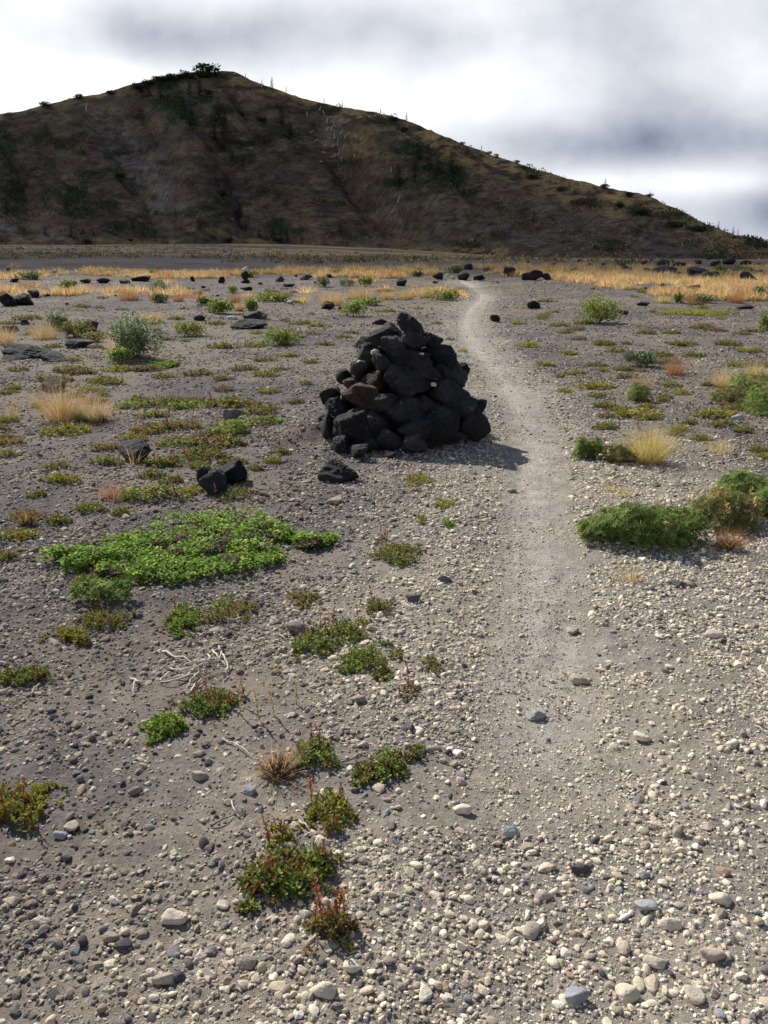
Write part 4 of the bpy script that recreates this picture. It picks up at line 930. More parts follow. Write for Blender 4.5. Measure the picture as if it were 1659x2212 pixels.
MR = dict(B=M_BAS, G=M_GREY, R=M_RED, S=M_SLATE, P=M_PALE, D=MS['D'], K=M_DUSK)
for i, (dx, dy, w_, h_, mk, lab, ph) in enumerate(RK):
    if mk in 'BR' and dy < 640: mt = M_FARB
    else: mt = MR[mk]
    o = put_rock(lab, dx, dy, w_, h_, mt, 4000 + i, name='boulder' if w_ > 40 or dy < 650 else 'rock', cat='rock', sub=5 if w_ > 70 else (4 if w_ > 30 else 3), rot=(i * .77) % 1.0 - .5, tilt=(i * .37) % .3 - .15, deep=.8, sink=.2 if w_ > 20 else .3, rough=.13, sharp=10 if dy > 900 else 22, planes=11)
    if lab.startswith('grey upper stone'): o.location.z = float(g(o.location.x, o.location.y)) + .34
    if ph: LAND.append((o.location.x, o.location.y, ph))
_b = bpy.data.objects
STK = at(531, 611)
for i, (o) in enumerate([q for q in _b if q.get('label') and ('small stack' in q['label'] or 'white-topped stack on' in q['label'] or q['label'].startswith('white stone on top'))]):
    pass
def restack():
    base = [q for q in _b if str(q.get('label', '')).startswith('dark base stone')][0]; mid = [q for q in _b if str(q.get('label', '')).startswith('grey upper stone')][0]; top = [q for q in _b if str(q.get('label', '')).startswith('white stone on top')][0]
    z = base.location.z + base.dimensions.z * .5
    for q in (mid, top):
        q.location = (base.location.x + .02, base.location.y, z + q.dimensions.z * .34); z = q.location.z + q.dimensions.z * .4
bpy.context.view_layer.update(); restack()

# ------------------------------------------------------------------ automatic wording for the many small repeats
LANDF = LAND + [(*at(290, 770), 'whitish willow shrub'), (*at(130, 905), 'tall golden tuft'), (*at(400, 1190), 'big bright green mat'), (*at(1400, 1190), 'big green lupine'), (*at(1290, 700), 'round green shrub'),
    (*at(1400, 995), 'lupine with golden grass'), (*at(1165, 1000), 'trail abreast of the cairn'), (*at(1020, 720), 'far trail bend'), (*at(430, 1440), 'pale twig heap'), (*at(1630, 880), 'dark green bush at the right edge'), (*at(1505, 678), 'long flat green strip'), (*at(800, 655), 'orange tufts behind the cairn')]
USED = set()
def auto_label(adj, what, x, y):
    px, py = proj(x, y, 0.0); best = None
    cands = []
    for lx, ly, ph in LANDF:
        qx, qy = proj(lx, ly, 0.0); ddx = px - qx; ddy = (py - qy) * 2.2; cands.append((math.hypot(ddx, ddy), ddx, ddy, ph))
    cands.sort()
    for near in ('', 'well '):
        for d, ddx, ddy, ph in cands[:9]:
            h = 'left' if ddx < 0 else 'right'; v = 'beyond' if ddy < 0 else 'nearer than'
            opts = ([f'{near}{h} of the {ph}', f'{near}{v} the {ph}'] if abs(ddx) > abs(ddy) else [f'{near}{v} the {ph}', f'{near}{h} of the {ph}']) + [f'{near}{v} and {h} of the {ph}']
            for o_ in opts:
                for a_ in adj:
                    s = f'{a_} {what} {o_}'
                    if s not in USED: USED.add(s); return s
    return f'{adj[0]} {what} {px:.0f}'

# ------------------------------------------------------------------ foreground and middle plants, one by one
def mp(dx, dy): return at(dx, dy)

NEAR = [
 (28, 1745, 190, 90, .05, 240, 'yellow', REDMIX, 5, .019, 'yellow-green and red plant cut by the left edge of the view'),
 (628, 1895, 185, 120, .065, 330, 'green', REDMIX, 7, .021, 'large green plant with red leaves nearest the camera'),
 (712, 2015, 100, 80, .045, 70, 'red', REDMIX, 9, .018, 'orange-red drooping stalks trailing below the nearest green plant'),
 (612, 1800, 70, 30, .03, 26, 'yellow', REDMIX, 4, .017, 'tall red seed stalk with a few yellow leaves, above the nearest plant'),
 (715, 1755, 95, 75, .05, 120, 'yellow', REDMIX, 4, .018, 'loose yellow-green plant with red stalks right of the dried stems'),
 (672, 1640, 130, 75, .055, 170, 'green', BROWN, 3, .019, 'green plant growing out of brown dried stems'),
 (825, 1665, 112, 60, .055, 190, 'green', REDMIX, 2, .018, 'compact green plant with one red stalk left of the trail'),
 (905, 1632, 62, 40, .03, 45, 'olive', BROWN, 0, .015, 'sparse olive sprig right of the compact green plant'),
 (430, 1530, 160, 60, .055, 230, 'green', REDMIX, 9, .018, 'green plant crowned by several red seed stalks in the left foreground'),
 (352, 1575, 90, 50, .045, 130, 'bright', GREEN, 2, .018, 'bright green cushion at the lower left of the stalk-crowned plant'),
 (800, 1432, 120, 68, .06, 230, 'green', OLIVE, 1, .018, 'round bushy green plant left of the trail in the middle foreground'),
 (755, 1365, 90, 50, .05, 150, 'green', OLIVE, 2, .018, 'right half of the twin green plant with orange stalks'),
 (690, 1395, 110, 60, .05, 180, 'green', REDMIX, 5, .018, 'left half of the twin green plant, with orange stalks'),
 (818, 1320, 58, 44, .045, 80, 'olive', REDMIX, 3, .017, 'small olive plant with a red stalk above the round bushy one'),
 (935, 1443, 66, 40, .03, 40, 'olive', BROWN, 0, .016, 'thin straggling sprig close to the trail'),
 (882, 1497, 44, 36, .03, 26, 'brown', BROWN, 2, .017, 'small dried brown plant on a hump left of the trail'),
 (460, 1325, 165, 60, .055, 260, 'green', REDMIX, 3, .018, 'spreading green plant with dark red gap below the bright mat'),
 (405, 1352, 70, 40, .045, 90, 'bright', GREEN, 0, .018, 'leafy green lobe at the lower left of the spreading plant'),
 (652, 1298, 74, 32, .035, 90, 'yellow', REDMIX, 0, .017, 'small yellow and orange plant alone on the gravel'),
 (165, 1378, 130, 46, .04, 170, 'yellow', OLIVE, 2, .018, 'yellow-olive plant below the reddish one at left'),
 (235, 1340, 120, 44, .045, 160, 'olive', REDMIX, 2, .018, 'reddish olive plant just below the lobed dark leaves'),
 (48, 1468, 125, 44, .045, 170, 'green', OLIVE, 1, .018, 'green plant with brown stems at the left edge, level with the twigs'),
 (185, 1262, 110, 36, .04, 130, 'yellow', REDMIX, 2, .018, 'yellow and red fringe at the lower left of the big green mat'),
 (857, 1203, 138, 46, .05, 250, 'olive', GREEN, 1, .018, 'olive green dome below the cairn, left of the trail'),
 (820, 1170, 30, 20, .03, 14, 'red', REDMIX, 4, .016, 'red stalks standing just behind the olive dome'),
 (960, 1086, 54, 24, .035, 60, 'yellow', OLIVE, 0, .018, 'little yellow-green plant right below the cairn'),
 (915, 1126, 32, 20, .03, 34, 'yellow', OLIVE, 0, .017, 'tiny yellow plant, left one of a pair below the cairn'),
 (967, 1134, 32, 18, .03, 34, 'bright', GREEN, 0, .017, 'tiny bright green plant, right one of a pair below the cairn'),
 (900, 1042, 85, 34, .045, 130, 'yellow', REDMIX, 6, .018, 'yellow-green plant with upright red stalks at the foot of the cairn'),
 (510, 1074, 86, 36, .05, 130, 'olive', GREYGR, 1, .018, 'grey-green dome in front of the black flat-topped rock'),
]
for i, (dx, dy, w_, dp, h, ns, pal, p2, st, lf, lab) in enumerate(NEAR):
    x, y = at(dx, dy); s = ppm(x, y); a = at(dx, dy - dp / 2); b = at(dx, dy + dp / 2); ry = max(.04, (a[1] - b[1]) / 2)
    make_mat('mat_plant', lab, 'mat plant', x, y, w_ / s / 2 * 1.06, ry * 1.05, h * .82, int(ns * 1.25), PALS[pal], 100 + i, st, lf * .66, p2, group='low penstemon mats in the gravel')
# the big bright mat
def big_mat():
    x, y = at(415, 1205); s = ppm(x, y); rng = np.random.default_rng(5)
    root = link('leafy_mat', None, loc=(x, y, float(g(x, y))), label='big bright green trailing mat with round leaves left of the trail', category='leafy mat')
    G = Geo(); tx = rng.uniform(-1, 1, 30000); ty = rng.uniform(-1, 1, 30000)
    # outline in photo pixels
    top = np.interp(tx, [-1, -.75, -.5, -.1, .2, .45, .62, .8, 1], [1218, 1188, 1168, 1128, 1108, 1118, 1150, 1172, 1168]); bot = np.interp(tx, [-1, -.75, -.5, -.1, .2, .45, .62, .8, 1], [1226, 1238, 1252, 1262, 1248, 1238, 1220, 1205, 1174])
    px = 405 + tx * 315; py = (top + bot) / 2 + ty * (bot - top) / 2 * 1.02
    t_ = np.array([flat(a, b) for a, b in zip(px[:5200], py[:5200])])
    keep = (fb2(t_[:, 0] / .16, t_[:, 1] / .16, 15, 3) > -.30) ; t_ = t_[keep]
    sel = t_[rng.choice(len(t_), 2900, replace=len(t_) < 2900)]
    hz = .03 + .05 * np.clip(fb2(sel[:, 0] / .14, sel[:, 1] / .14, 19, 3) + .45, 0, 1); n = len(sel); lp = 6
    q = np.repeat(sel, lp, 0); H = np.repeat(hz, lp); t = rng.uniform(.2, 1.05, n * lp); a = rng.uniform(0, 6.28, n * lp); N = n * lp
    X_ = q[:, 0] + rng.normal(0, .012, N); Y_ = q[:, 1] + rng.normal(0, .012, N)
    pos = np.stack([X_ - x, Y_ - y, g(X_, Y_) - float(g(x, y)) + H * t], -1); d = np.stack([np.cos(a), np.sin(a), rng.uniform(-.1, .7, N)], -1)
    c = pick(rng, N, BRIGHT); L = rng.uniform(.014, .026, N); dk = vn2(X_ / .12, Y_ / .12, 5) > .78; c[dk] = pick(rng, dk.sum(), [(2, (.09, .055, .04)), (1, (.10, .12, .03))])
    leaves(G, pos, d, np.stack([rng.normal(0, .35, N), rng.normal(0, .35, N), np.ones(N)], -1), L, L * .85, c); link('foliage', G.mesh('foliage', ML), root)
    B = Geo()
    for i in range(60):
        e = sel[rng.integers(n)]; an = rng.uniform(0, 6.28); l = rng.uniform(.06, .18); x2, y2 = e[0] + math.cos(an) * l, e[1] + math.sin(an) * l
        tube(B, [(e[0] - x, e[1] - y, float(g(*e)) - float(g(x, y)) + .01), ((e[0] + x2) / 2 - x, (e[1] + y2) / 2 - y, float(g(x2, y2)) - float(g(x, y)) + .02), (x2 - x, y2 - y, float(g(x2, y2)) - float(g(x, y)) + .012)], .002, .001, (.14, .07, .04), 3)
    link('stem', B.mesh('stem', M_STEM), root)
big_mat()
LAND.append((*at(415, 1205), 'big bright green mat'))
def lobed():
    x, y = at(225, 1295); rng = np.random.default_rng(8); s = ppm(x, y)
    root = link('lobed_leaf_plant', None, loc=(x, y, float(g(x, y))), label='dark green lobed-leaf plant with a purple flower under the big mat', category='lupine')
    G = Geo(); n = 95; p = blobpts(rng, n, 80 / s, .11, 4, .3); z = rng.uniform(.02, .09, n); nrm = unit(np.stack([rng.normal(0, .4, n), rng.normal(-.2, .4, n), np.ones(n)], -1))
    t1 = unit(np.cross(nrm, rng.normal(0, 1, (n, 3)))); t2 = np.cross(nrm, t1); c = np.stack([p[:, 0], p[:, 1], z], -1); L = rng.uniform(.022, .036, n); base = pick(rng, n, LUPINE)
    for i in range(7):
        a = 2 * math.pi * i / 7; d = unit(t1 * math.cos(a) + t2 * math.sin(a) + nrm * .25); leaves(G, c, d, nrm, L, L * .45, base, OVAL, OVALF)
    link('foliage', G.mesh('foliage', ML), root)
    F = Geo(); m = 14; leaves(F, np.stack([rng.normal(0, .006, m), rng.normal(0, .006, m), np.linspace(.04, .1, m)], -1), unit(rng.normal(0, 1, (m, 3))), np.tile([0, 0, 1.], (m, 1)), .012, .01, pick(rng, m, [(1, (.22, .10, .42))]), DIAM, DIAMF)
    link('flower', F.mesh('flower', ML), root, (-75 / s, .05, 0))
lobed()
# lupines
def lup(lab, dx, dyfoot, w_, h, nl, pal, seed, pods=0, ry=None):
    x, y = at(dx, dyfoot); s = ppm(x, y); rx = w_ / s / 2; ry = ry or rx * .7
    make_lupine(lab, x * (y + ry * .9) / y, y + ry * .9, rx * 1.08, ry, h, int(nl * 1.6), pal, seed, pods)
lup('big bushy green lupine right of the trail', 1392, 1205, 280, .22, 1500, LUPINE, 31, 2, .27)
lup('faded olive lupine with golden pods behind the big green one', 1560, 1150, 165, .20, 620, LUPOLD, 32, 12, .2)
lup('fresh green lupine behind the faded pod-bearing one', 1600, 1090, 120, .2, 380, LUPINE, 33, 0, .16)
lup('green lupine cut by the right edge beside the faded one', 1655, 1130, 70, .2, 260, LUPINE, 34, 0, .16)
lup('small upright green lupine at the left of the golden grass clump', 1268, 996, 64, .20, 220, LUPINE, 35, 0, .1)
lup('yellowing lupine between the green one and the golden tuft', 1332, 1002, 80, .14, 230, LUPOLD, 36, 2, .12)
lup('dark green bush at the right edge, lower one', 1645, 905, 70, .3, 330, LUPINE, 37, 0, .3)
lup('broad green bush near the right edge, upper one', 1615, 868, 110, .3, 420, GREEN, 38, 0, .35)
lup('olive spreading skirt left of the broad green bush', 1570, 875, 70, .16, 180, OLIVE, 39, 0, .2)
lup('small dark green lupine above the yellow-green strip right of the trail', 1378, 872, 54, .22, 160, LUPINE, 40, 0, .15)
lup('vivid green lupine low in the red mats left of the cairn', 497, 948, 100, .12, 260, GREEN, 41, 0, .2)
# tufts: dx, foot dy, w px, h px, nb, pal, basal, label
TF = [
 (138, 915, 115, 92, 420, GOLD, None, 'tall golden grass tuft leaning left, biggest at left'),
 (212, 915, 70, 62, 260, PALEG, REDMIX, 'paler bushy tuft with rusty base right of the tall golden one'),
 (178, 912, 60, 40, 120, [(1, (.13, .16, .05)), (1, (.2, .12, .07))], GREEN, 'green leafy gap plant between the two golden tufts'),
 (1398, 1005, 110, 78, 420, GRGOLD, None, 'yellow-green grass tuft right of the small lupine'),
 (1405, 975, 120, 60, 150, PALEG, None, 'wispy pale grass standing behind the yellow-green tuft'),
 (1550, 982, 95, 34, 130, PALEG, None, 'thin pinkish dry grass patch on the ash at right'),
 (1572, 1192, 80, 48, 170, RUST, OLIVE, 'rusty tuft of dry grass right of the big green lupine'),
 (1362, 1262, 70, 34, 60, PALEG, None, 'faint dry grass in the gravel below the big lupine'),
 (1348, 1075, 40, 26, 50, GRGOLD, None, 'small tan tuft above the big lupine'),
 (1315, 1062, 30, 18, 40, GRGOLD, None, 'tiny yellow tuft left of the small tan one'),
 (1456, 812, 62, 42, 220, RUST, None, 'orange-red grass tuft right of the grey-green bush'),
 (1383, 840, 56, 30, 180, [(2, (.24, .16, .09)), (1, (.34, .24, .12))], None, 'brown flattened tuft below the grey-green bush'),
 (1560, 840, 62, 46, 240, PALEG, None, 'pale straw-coloured tuft left of the broad green bush'),
 (1630, 815, 70, 36, 220, PALEG, None, 'straw tuft behind the broad green bush by the right edge'),
 (245, 1085, 90, 46, 90, RUST, None, 'thin reddish dry stems at left above the big mat'),
 (290, 1005, 40, 56, 14, GOLD, None, 'few upright golden stalks in front of the round black rock'),
 (60, 1140, 60, 40, 60, RUST, REDMIX, 'red-brown dead tuft near the left edge'),
 (598, 1690, 90, 80, 90, [(2, (.30, .19, .11)), (1, (.42, .32, .2))], BROWN, 'tangle of brown dried stems left of the green plant'),
 (95, 735, 100, 40, 260, GOLD, None, 'golden grass bank behind the long flat outcrop'),
 (12, 745, 60, 46, 200, GOLD, None, 'golden tuft cut by the left edge'),
 (30, 905, 30, 40, 60, GOLD, None, 'slim golden tuft near the left edge below the outcrop'),
 (258, 760, 60, 50, 200, PALEG, None, 'pale grass tuft on the left flank of the willow shrub'),
 (330, 700, 90, 30, 240, GOLD, None, 'tan grass behind the willow shrub'),
 (718, 660, 96, 32, 420, GOLD, None, 'orange grass mound, left one behind the cairn'),
 (780, 650, 80, 34, 380, GOLD, None, 'orange grass mound, middle one behind the cairn'),
 (835, 648, 50, 26, 240, GOLD, None, 'orange grass mound, right one touching the green shrub'),
 (878, 648, 60, 28, 300, GOLD, None, 'tan tuft above the cairn left of the dark green shrub'),
 (920, 644, 60, 30, 280, GOLD, None, 'tan tuft behind the dark green shrub near the trail'),
 (280, 650, 80, 22, 320, RUST, None, 'orange tuft left of the small grey-green shrubs'),
 (340, 652, 60, 20, 260, RUST, None, 'orange tuft right of the small grey-green shrubs'),
 (385, 652, 46, 18, 200, RUST, None, 'small orange tuft beyond the pale slab'),
 (508, 655, 36, 24, 200, RUST, None, 'rusty tuft beside the green shrub behind the wide boulder'),
 (516, 672, 34, 22, 200, GOLD, None, 'yellow tuft between two green shrubs behind the wide boulder'),
 (650, 655, 60, 18, 240, GRGOLD, None, 'greenish gold tuft left of the orange mounds'),
 (1395, 600, 60, 18, 200, GOLD, None, 'grass hummock before the far boulders'),
 (1500, 655, 70, 22, 300, RUST, None, 'brown-gold hummock at the front of the right grass belt'),
 (1590, 655, 60, 22, 280, RUST, None, 'rusty hummock near the right edge of the grass belt'),
 (1430, 655, 50, 18, 240, GRGOLD, None, 'small yellow hummock before the right grass belt'),
]
for i, (dx, dy, w_, h_, nb, pal, bas, lab) in enumerate(TF):
    x, y = at(dx, dy); s = ppm(x, y); h = h_ / s * 1.12; make_tuft(lab, x * (1 + w_ / s * .3 / y), y + w_ / s * .3, w_ / s, h, pal, 800 + i, int(nb * 2.2), max(.0018, .34 / s), cat='grass tuft', basal=bas)
def dry_stalks():
    for i, (dx, dy, h) in enumerate([(560, 1560, 92), (592, 1548, 62), (520, 1545, 84), (640, 1520, 50)]):
        x, y = at(dx, dy); s = ppm(x, y); rng = np.random.default_rng(40 + i)
        root = link('dry_stalk', None, loc=(x, y, float(g(x, y))), category='dry stalk', group='straw-coloured dry stalks in the foreground', label=['tallest straw-coloured dry stalk right of the stalk-crowned plant', 'shorter straw stalk right of the tallest one', 'straw stalk with a leafy base touching the green plant', 'small brown dry stalk farthest right of the row'][i])
        hh = h / s; B = Geo(); e = (rng.normal(0, .01), rng.normal(0, .01), hh); tube(B, [(0, 0, 0), (e[0] * .3, e[1] * .3, hh * .5), e], .0018, .001, (.45, .33, .16), 4); link('stem', B.mesh('stem', ML), root)
        G = Geo(); m = 34; t = rng.uniform(.15, 1, m); a = rng.uniform(0, 6.28, m); leaves(G, np.stack([e[0] * t, e[1] * t, hh * t], -1), np.stack([np.cos(a) * .5, np.sin(a) * .5, rng.uniform(.6, 1.5, m)], -1), np.tile([.1, 0, 1.], (m, 1)), .013, .008, pick(rng, m, PALEG)); link('seed_head', G.mesh('seed_head', ML), root)
dry_stalks()
# twigs
def twigs():
    x0, y0 = at(430, 1450); z0 = float(g(x0, y0)); rng = np.random.default_rng(3)
    root = link('twig_heap', None, loc=(x0, y0, z0), label='heap of bleached roots and twigs lying in the left foreground', category='twig heap')
    L = [[(352, 1408), (378, 1425), (402, 1432), (425, 1445)], [(425, 1445), (400, 1470), (370, 1482), (340, 1478)], [(478, 1412), (486, 1430), (492, 1452), (488, 1458)], [(460, 1408), (470, 1428), (492, 1442)], [(440, 1450), (418, 1472), (402, 1490)], [(380, 1452), (410, 1455), (440, 1448), (470, 1430)], [(375, 1466), (410, 1468), (450, 1455)], [(395, 1440), (430, 1436), (462, 1425)], [(420, 1432), (445, 1440), (468, 1436)], [(474, 1400), (478, 1418), (470, 1432)], [(365, 1445), (385, 1458), (410, 1462)], [(300, 1475), (292, 1486), (288, 1500)], [(282, 1468), (300, 1480), (312, 1476)], [(345, 1475), (362, 1465), (380, 1455)], [(450, 1415), (455, 1430), (440, 1445)], [(412, 1495), (425, 1480), (440, 1468)]]
    for i, pts in enumerate(L):
        P_ = []
        for k, (a, b) in enumerate(pts):
            x, y = at(a, b); P_.append((x - x0, y - y0, float(g(x, y)) - z0 + .006 + .02 * math.sin(math.pi * k / (len(pts) - 1)) * rng.uniform(.2, 1.2)))
        P_ = np.array(P_); t = np.linspace(0, 1, 9); ti = np.linspace(0, 1, len(P_)); Q = np.stack([np.interp(t, ti, P_[:, j]) for j in range(3)], -1) + rng.normal(0, .0022, (9, 3))
        B = Geo(); tube(B, Q, rng.uniform(.0034, .006), .0018, (.5, .45, .38), 5); link('twig', B.mesh('twig', M_DRY), root)
    B = Geo()
    for i in range(170):
        c = at(rng.normal(435, 36), rng.normal(1448, 12)); a = rng.uniform(0, 6.28); l = rng.uniform(.015, .05); tube(B, [(c[0] - x0, c[1] - y0, float(g(*c)) - z0 + .006), (c[0] - x0 + math.cos(a) * l, c[1] - y0 + math.sin(a) * l, float(g(*c)) - z0 + rng.uniform(.004, .03))], .0011, .0006, (.4, .34, .27), 3)
    o = link('root_fibre', B.mesh('root_fibre', M_DRY), root, kind='stuff')
    LN = [([(232, 1400), (245, 1425), (250, 1450), (275, 1470)], 'bent brown twig left of the bleached heap'), ([(585, 1685), (570, 1665), (548, 1655)], 'thin curved brown twig above the dried stems'), ([(500, 1735), (505, 1755), (520, 1770)], 'short hooked pale twig left of the dried stems'), ([(455, 1788), (480, 1780), (510, 1760)], 'long thin pale stem lying on brown gravel at left'),
          ([(648, 1775), (660, 1790), (672, 1800)], 'small yellow-white splinter by the loose red-stalked plant'), ([(1630, 1570), (1645, 1580), (1656, 1590)], 'pale straw lying at the right edge'), ([(600, 1372), (612, 1382), (622, 1388)], 'thin bleached twig above the pink flat stone'), ([(735, 1650), (790, 1640), (800, 1660)], 'dark root loop between two green plants'), ([(480, 1600), (520, 1618), (545, 1640)], 'grey curved stem below the stalk-crowned plant'), ([(85, 1480), (72, 1495), (68, 1508)], 'small white forked twig near the left edge plant')]
    for i, (pts, lab) in enumerate(LN):
        P_ = [(*at(*p), 0) for p in pts]; P_ = np.array([(a, b, float(g(a, b)) + .006 + .008 * (k == 1)) for k, (a, b, c) in enumerate(P_)]); o_ = P_[0].copy(); B = Geo(); t = np.linspace(0, 1, 8); ti = np.linspace(0, 1, len(P_)); Q = np.stack([np.interp(t, ti, P_[:, j]) for j in range(3)], -1) - o_ + rng.normal(0, .0015, (8, 3))
        tube(B, Q, .0028, .0012, (.4, .3, .2), 5); link('loose_twig', B.mesh('loose_twig', M_STEM if 'brown' in lab or 'dark' in lab else M_DRY), None, tuple(o_), label=lab, category='twig')
twigs()

# shrubs of the middle distance: dx, foot dy, w, h, leaf m, n, pal, name, label
SH = [
 (288, 778, 150, 88, .032, 2600, WILLOW, 'willow_shrub', 'large willow shrub with whitish leaf undersides, biggest bush at left'),
 (262, 788, 60, 34, .03, 420, GREEN, 'leafy_shrub', 'bright green herb at the left foot of the willow shrub'),
 (122, 715, 66, 42, .035, 700, WILLOW, 'willow_shrub', 'small whitish willow left of the big one'),
 (168, 730, 64, 34, .035, 520, OLIVE, 'leafy_shrub', 'olive shrub between the two willows'),
 (412, 728, 66, 30, .03, 620, GREEN, 'leafy_shrub', 'dark green low shrub right of the willow'),
 (606, 748, 78, 36, .03, 900, GREEN, 'leafy_shrub', 'dark green clump left of the cairn top on open ash'),
 (1288, 702, 82, 56, .035, 1300, GREEN, 'leafy_shrub', 'round fresh green shrub standing alone right of the trail'),
 (1380, 795, 64, 34, .03, 620, GREYGR, 'leafy_shrub', 'grey-green bush left of the orange-red tuft'),
 (960, 650, 70, 20, .05, 520, GREEN, 'leafy_shrub', 'dark green shrub beside the far trail bend'),
 (348, 635, 46, 26, .05, 420, GREYGR, 'leafy_shrub', 'small grey-green shrub, back one of two among orange tufts'),
 (345, 655, 44, 18, .05, 320, GREYGR, 'leafy_shrub', 'small grey-green shrub, front one of two among orange tufts'),
 (480, 678, 60, 30, .045, 620, GREEN, 'leafy_shrub', 'yellow-green shrub left behind the wide low boulder'),
 (538, 672, 40, 26, .045, 360, GREEN, 'leafy_shrub', 'green shrub right behind the wide low boulder'),
 (505, 634, 20, 16, .05, 140, GREEN, 'leafy_shrub', 'tiny green shrub above the rusty tuft'),
 (440, 660, 30, 18, .05, 200, GREEN, 'leafy_shrub', 'small bright green shrub left of the yellow-green one'),
 (580, 652, 90, 18, .05, 700, GREEN, 'leafy_shrub', 'long bright green patch right of the green shrubs'),
 (762, 684, 50, 34, .045, 460, [(3, (.17, .22, .06)), (2, (.24, .28, .09)), (1, (.09, .13, .04))], 'leafy_shrub', 'pale lime shrub in front of the orange grass mounds'),
 (800, 660, 60, 16, .05, 360, GREEN, 'leafy_shrub', 'green shrub under the middle orange mound'),
 (792, 620, 34, 20, .06, 260, GREEN, 'leafy_shrub', 'green shrub above the orange mounds'),
 (700, 620, 40, 22, .06, 240, GREYGR, 'leafy_shrub', 'sparse yellowish shrub left of the green one above the mounds'),
 (748, 618, 30, 14, .06, 160, GREYGR, 'leafy_shrub', 'faint grey-green shrub between two others above the mounds'),
 (1512, 656, 0, 0, 0, 0, GREEN, '', ''),
 (1482, 660, 0, 0, 0, 0, GREEN, '', ''),
 (1460, 655, 26, 20, .05, 200, GREEN, 'leafy_shrub', 'small green shrub before the right grass belt'),
 (1520, 656, 60, 16, .05, 320, GREYGR, 'leafy_shrub', 'grey-green low shrub at the front of the right grass belt'),
 (1650, 648, 50, 32, .05, 420, GREYGR, 'leafy_shrub', 'grey-green shrub cut by the right edge before the grass belt'),
 (1655, 715, 26, 40, .04, 300, GREEN, 'leafy_shrub', 'dark shrub at the right edge below the flat green strip'),
 (1560, 592, 34, 18, .08, 220, GREEN, 'leafy_shrub', 'green shrub right of the largest boulder'),
 (1240, 592, 26, 12, .08, 160, GREYGR, 'leafy_shrub', 'small green shrub in the grass belt right of the trail end'),
 (1600, 594, 44, 16, .08, 240, GREYGR, 'leafy_shrub', 'pale green shrub behind the domed boulder'),
 (985, 590, 40, 12, .08, 220, GREYGR, 'leafy_shrub', 'green shrub left in the grass belt above the round grey boulder'),
 (900, 598, 26, 10, .08, 160, GREYGR, 'leafy_shrub', 'pale shrub left of the round grey boulder'),
 (60, 605, 60, 14, .08, 320, GREYGR, 'leafy_shrub', 'pale green bush in the tan grass at far left'),
 (150, 622, 40, 14, .07, 260, GREEN, 'leafy_shrub', 'green shrub beyond the boulder trio'),
 (200, 740, 60, 20, .035, 260, OLIVE, 'leafy_shrub', 'olive herb around the dark wedge rock'),
 (330, 595, 30, 10, .08, 180, GREEN, 'leafy_shrub', 'green shrub at the fringe of grass, left middle'),
 (545, 600, 44, 12, .07, 260, GREEN, 'leafy_shrub', 'dark green shrub right of the white-topped stack'),
]
for i, (dx, dy, w_, h_, lf, n, pal, nm, lab) in enumerate(SH):
    if not n: continue
    x, y = at(dx, dy); s = ppm(x, y); rx = w_ / s / 2 * 1.18; ry = rx * .75; h = h_ / s
    make_shrub(nm, lab, 'shrub', x * (y + ry * .8) / y, y + ry * .8, rx, ry, h, int(n * 2.2), lf * 1.2, pal, 1200 + i, lobes=8 if w_ > 60 else 5, nb=12 if w_ > 60 else 6)
# flat green strip right
def strip(label, dx, dy, w_, dp, pal, seed, n, h=.05):
    x, y = at(dx, dy); s = ppm(x, y); a = at(dx, dy - dp / 2); b = at(dx, dy + dp / 2)
    rng = np.random.default_rng(seed); G, p, hz = mat_foliage(rng, w_ / s / 2, (a[1] - b[1]) / 2, h, n, pal, seed % 80, .035, 6, lambda u, v: g(x + u, y + v) - float(g(x, y)), None, .35)
    link('leafy_mat', G.mesh('leafy_mat', ML), None, (x, y, float(g(x, y))), label=label, category='leafy mat')
strip('long flat yellow-green strip on the ash right of the round shrub', 1505, 678, 200, 12, YELLOW, 61, 900)
strip('ragged light green low mat at the foot of the willow shrub', 355, 790, 70, 12, BRIGHT, 62, 200)

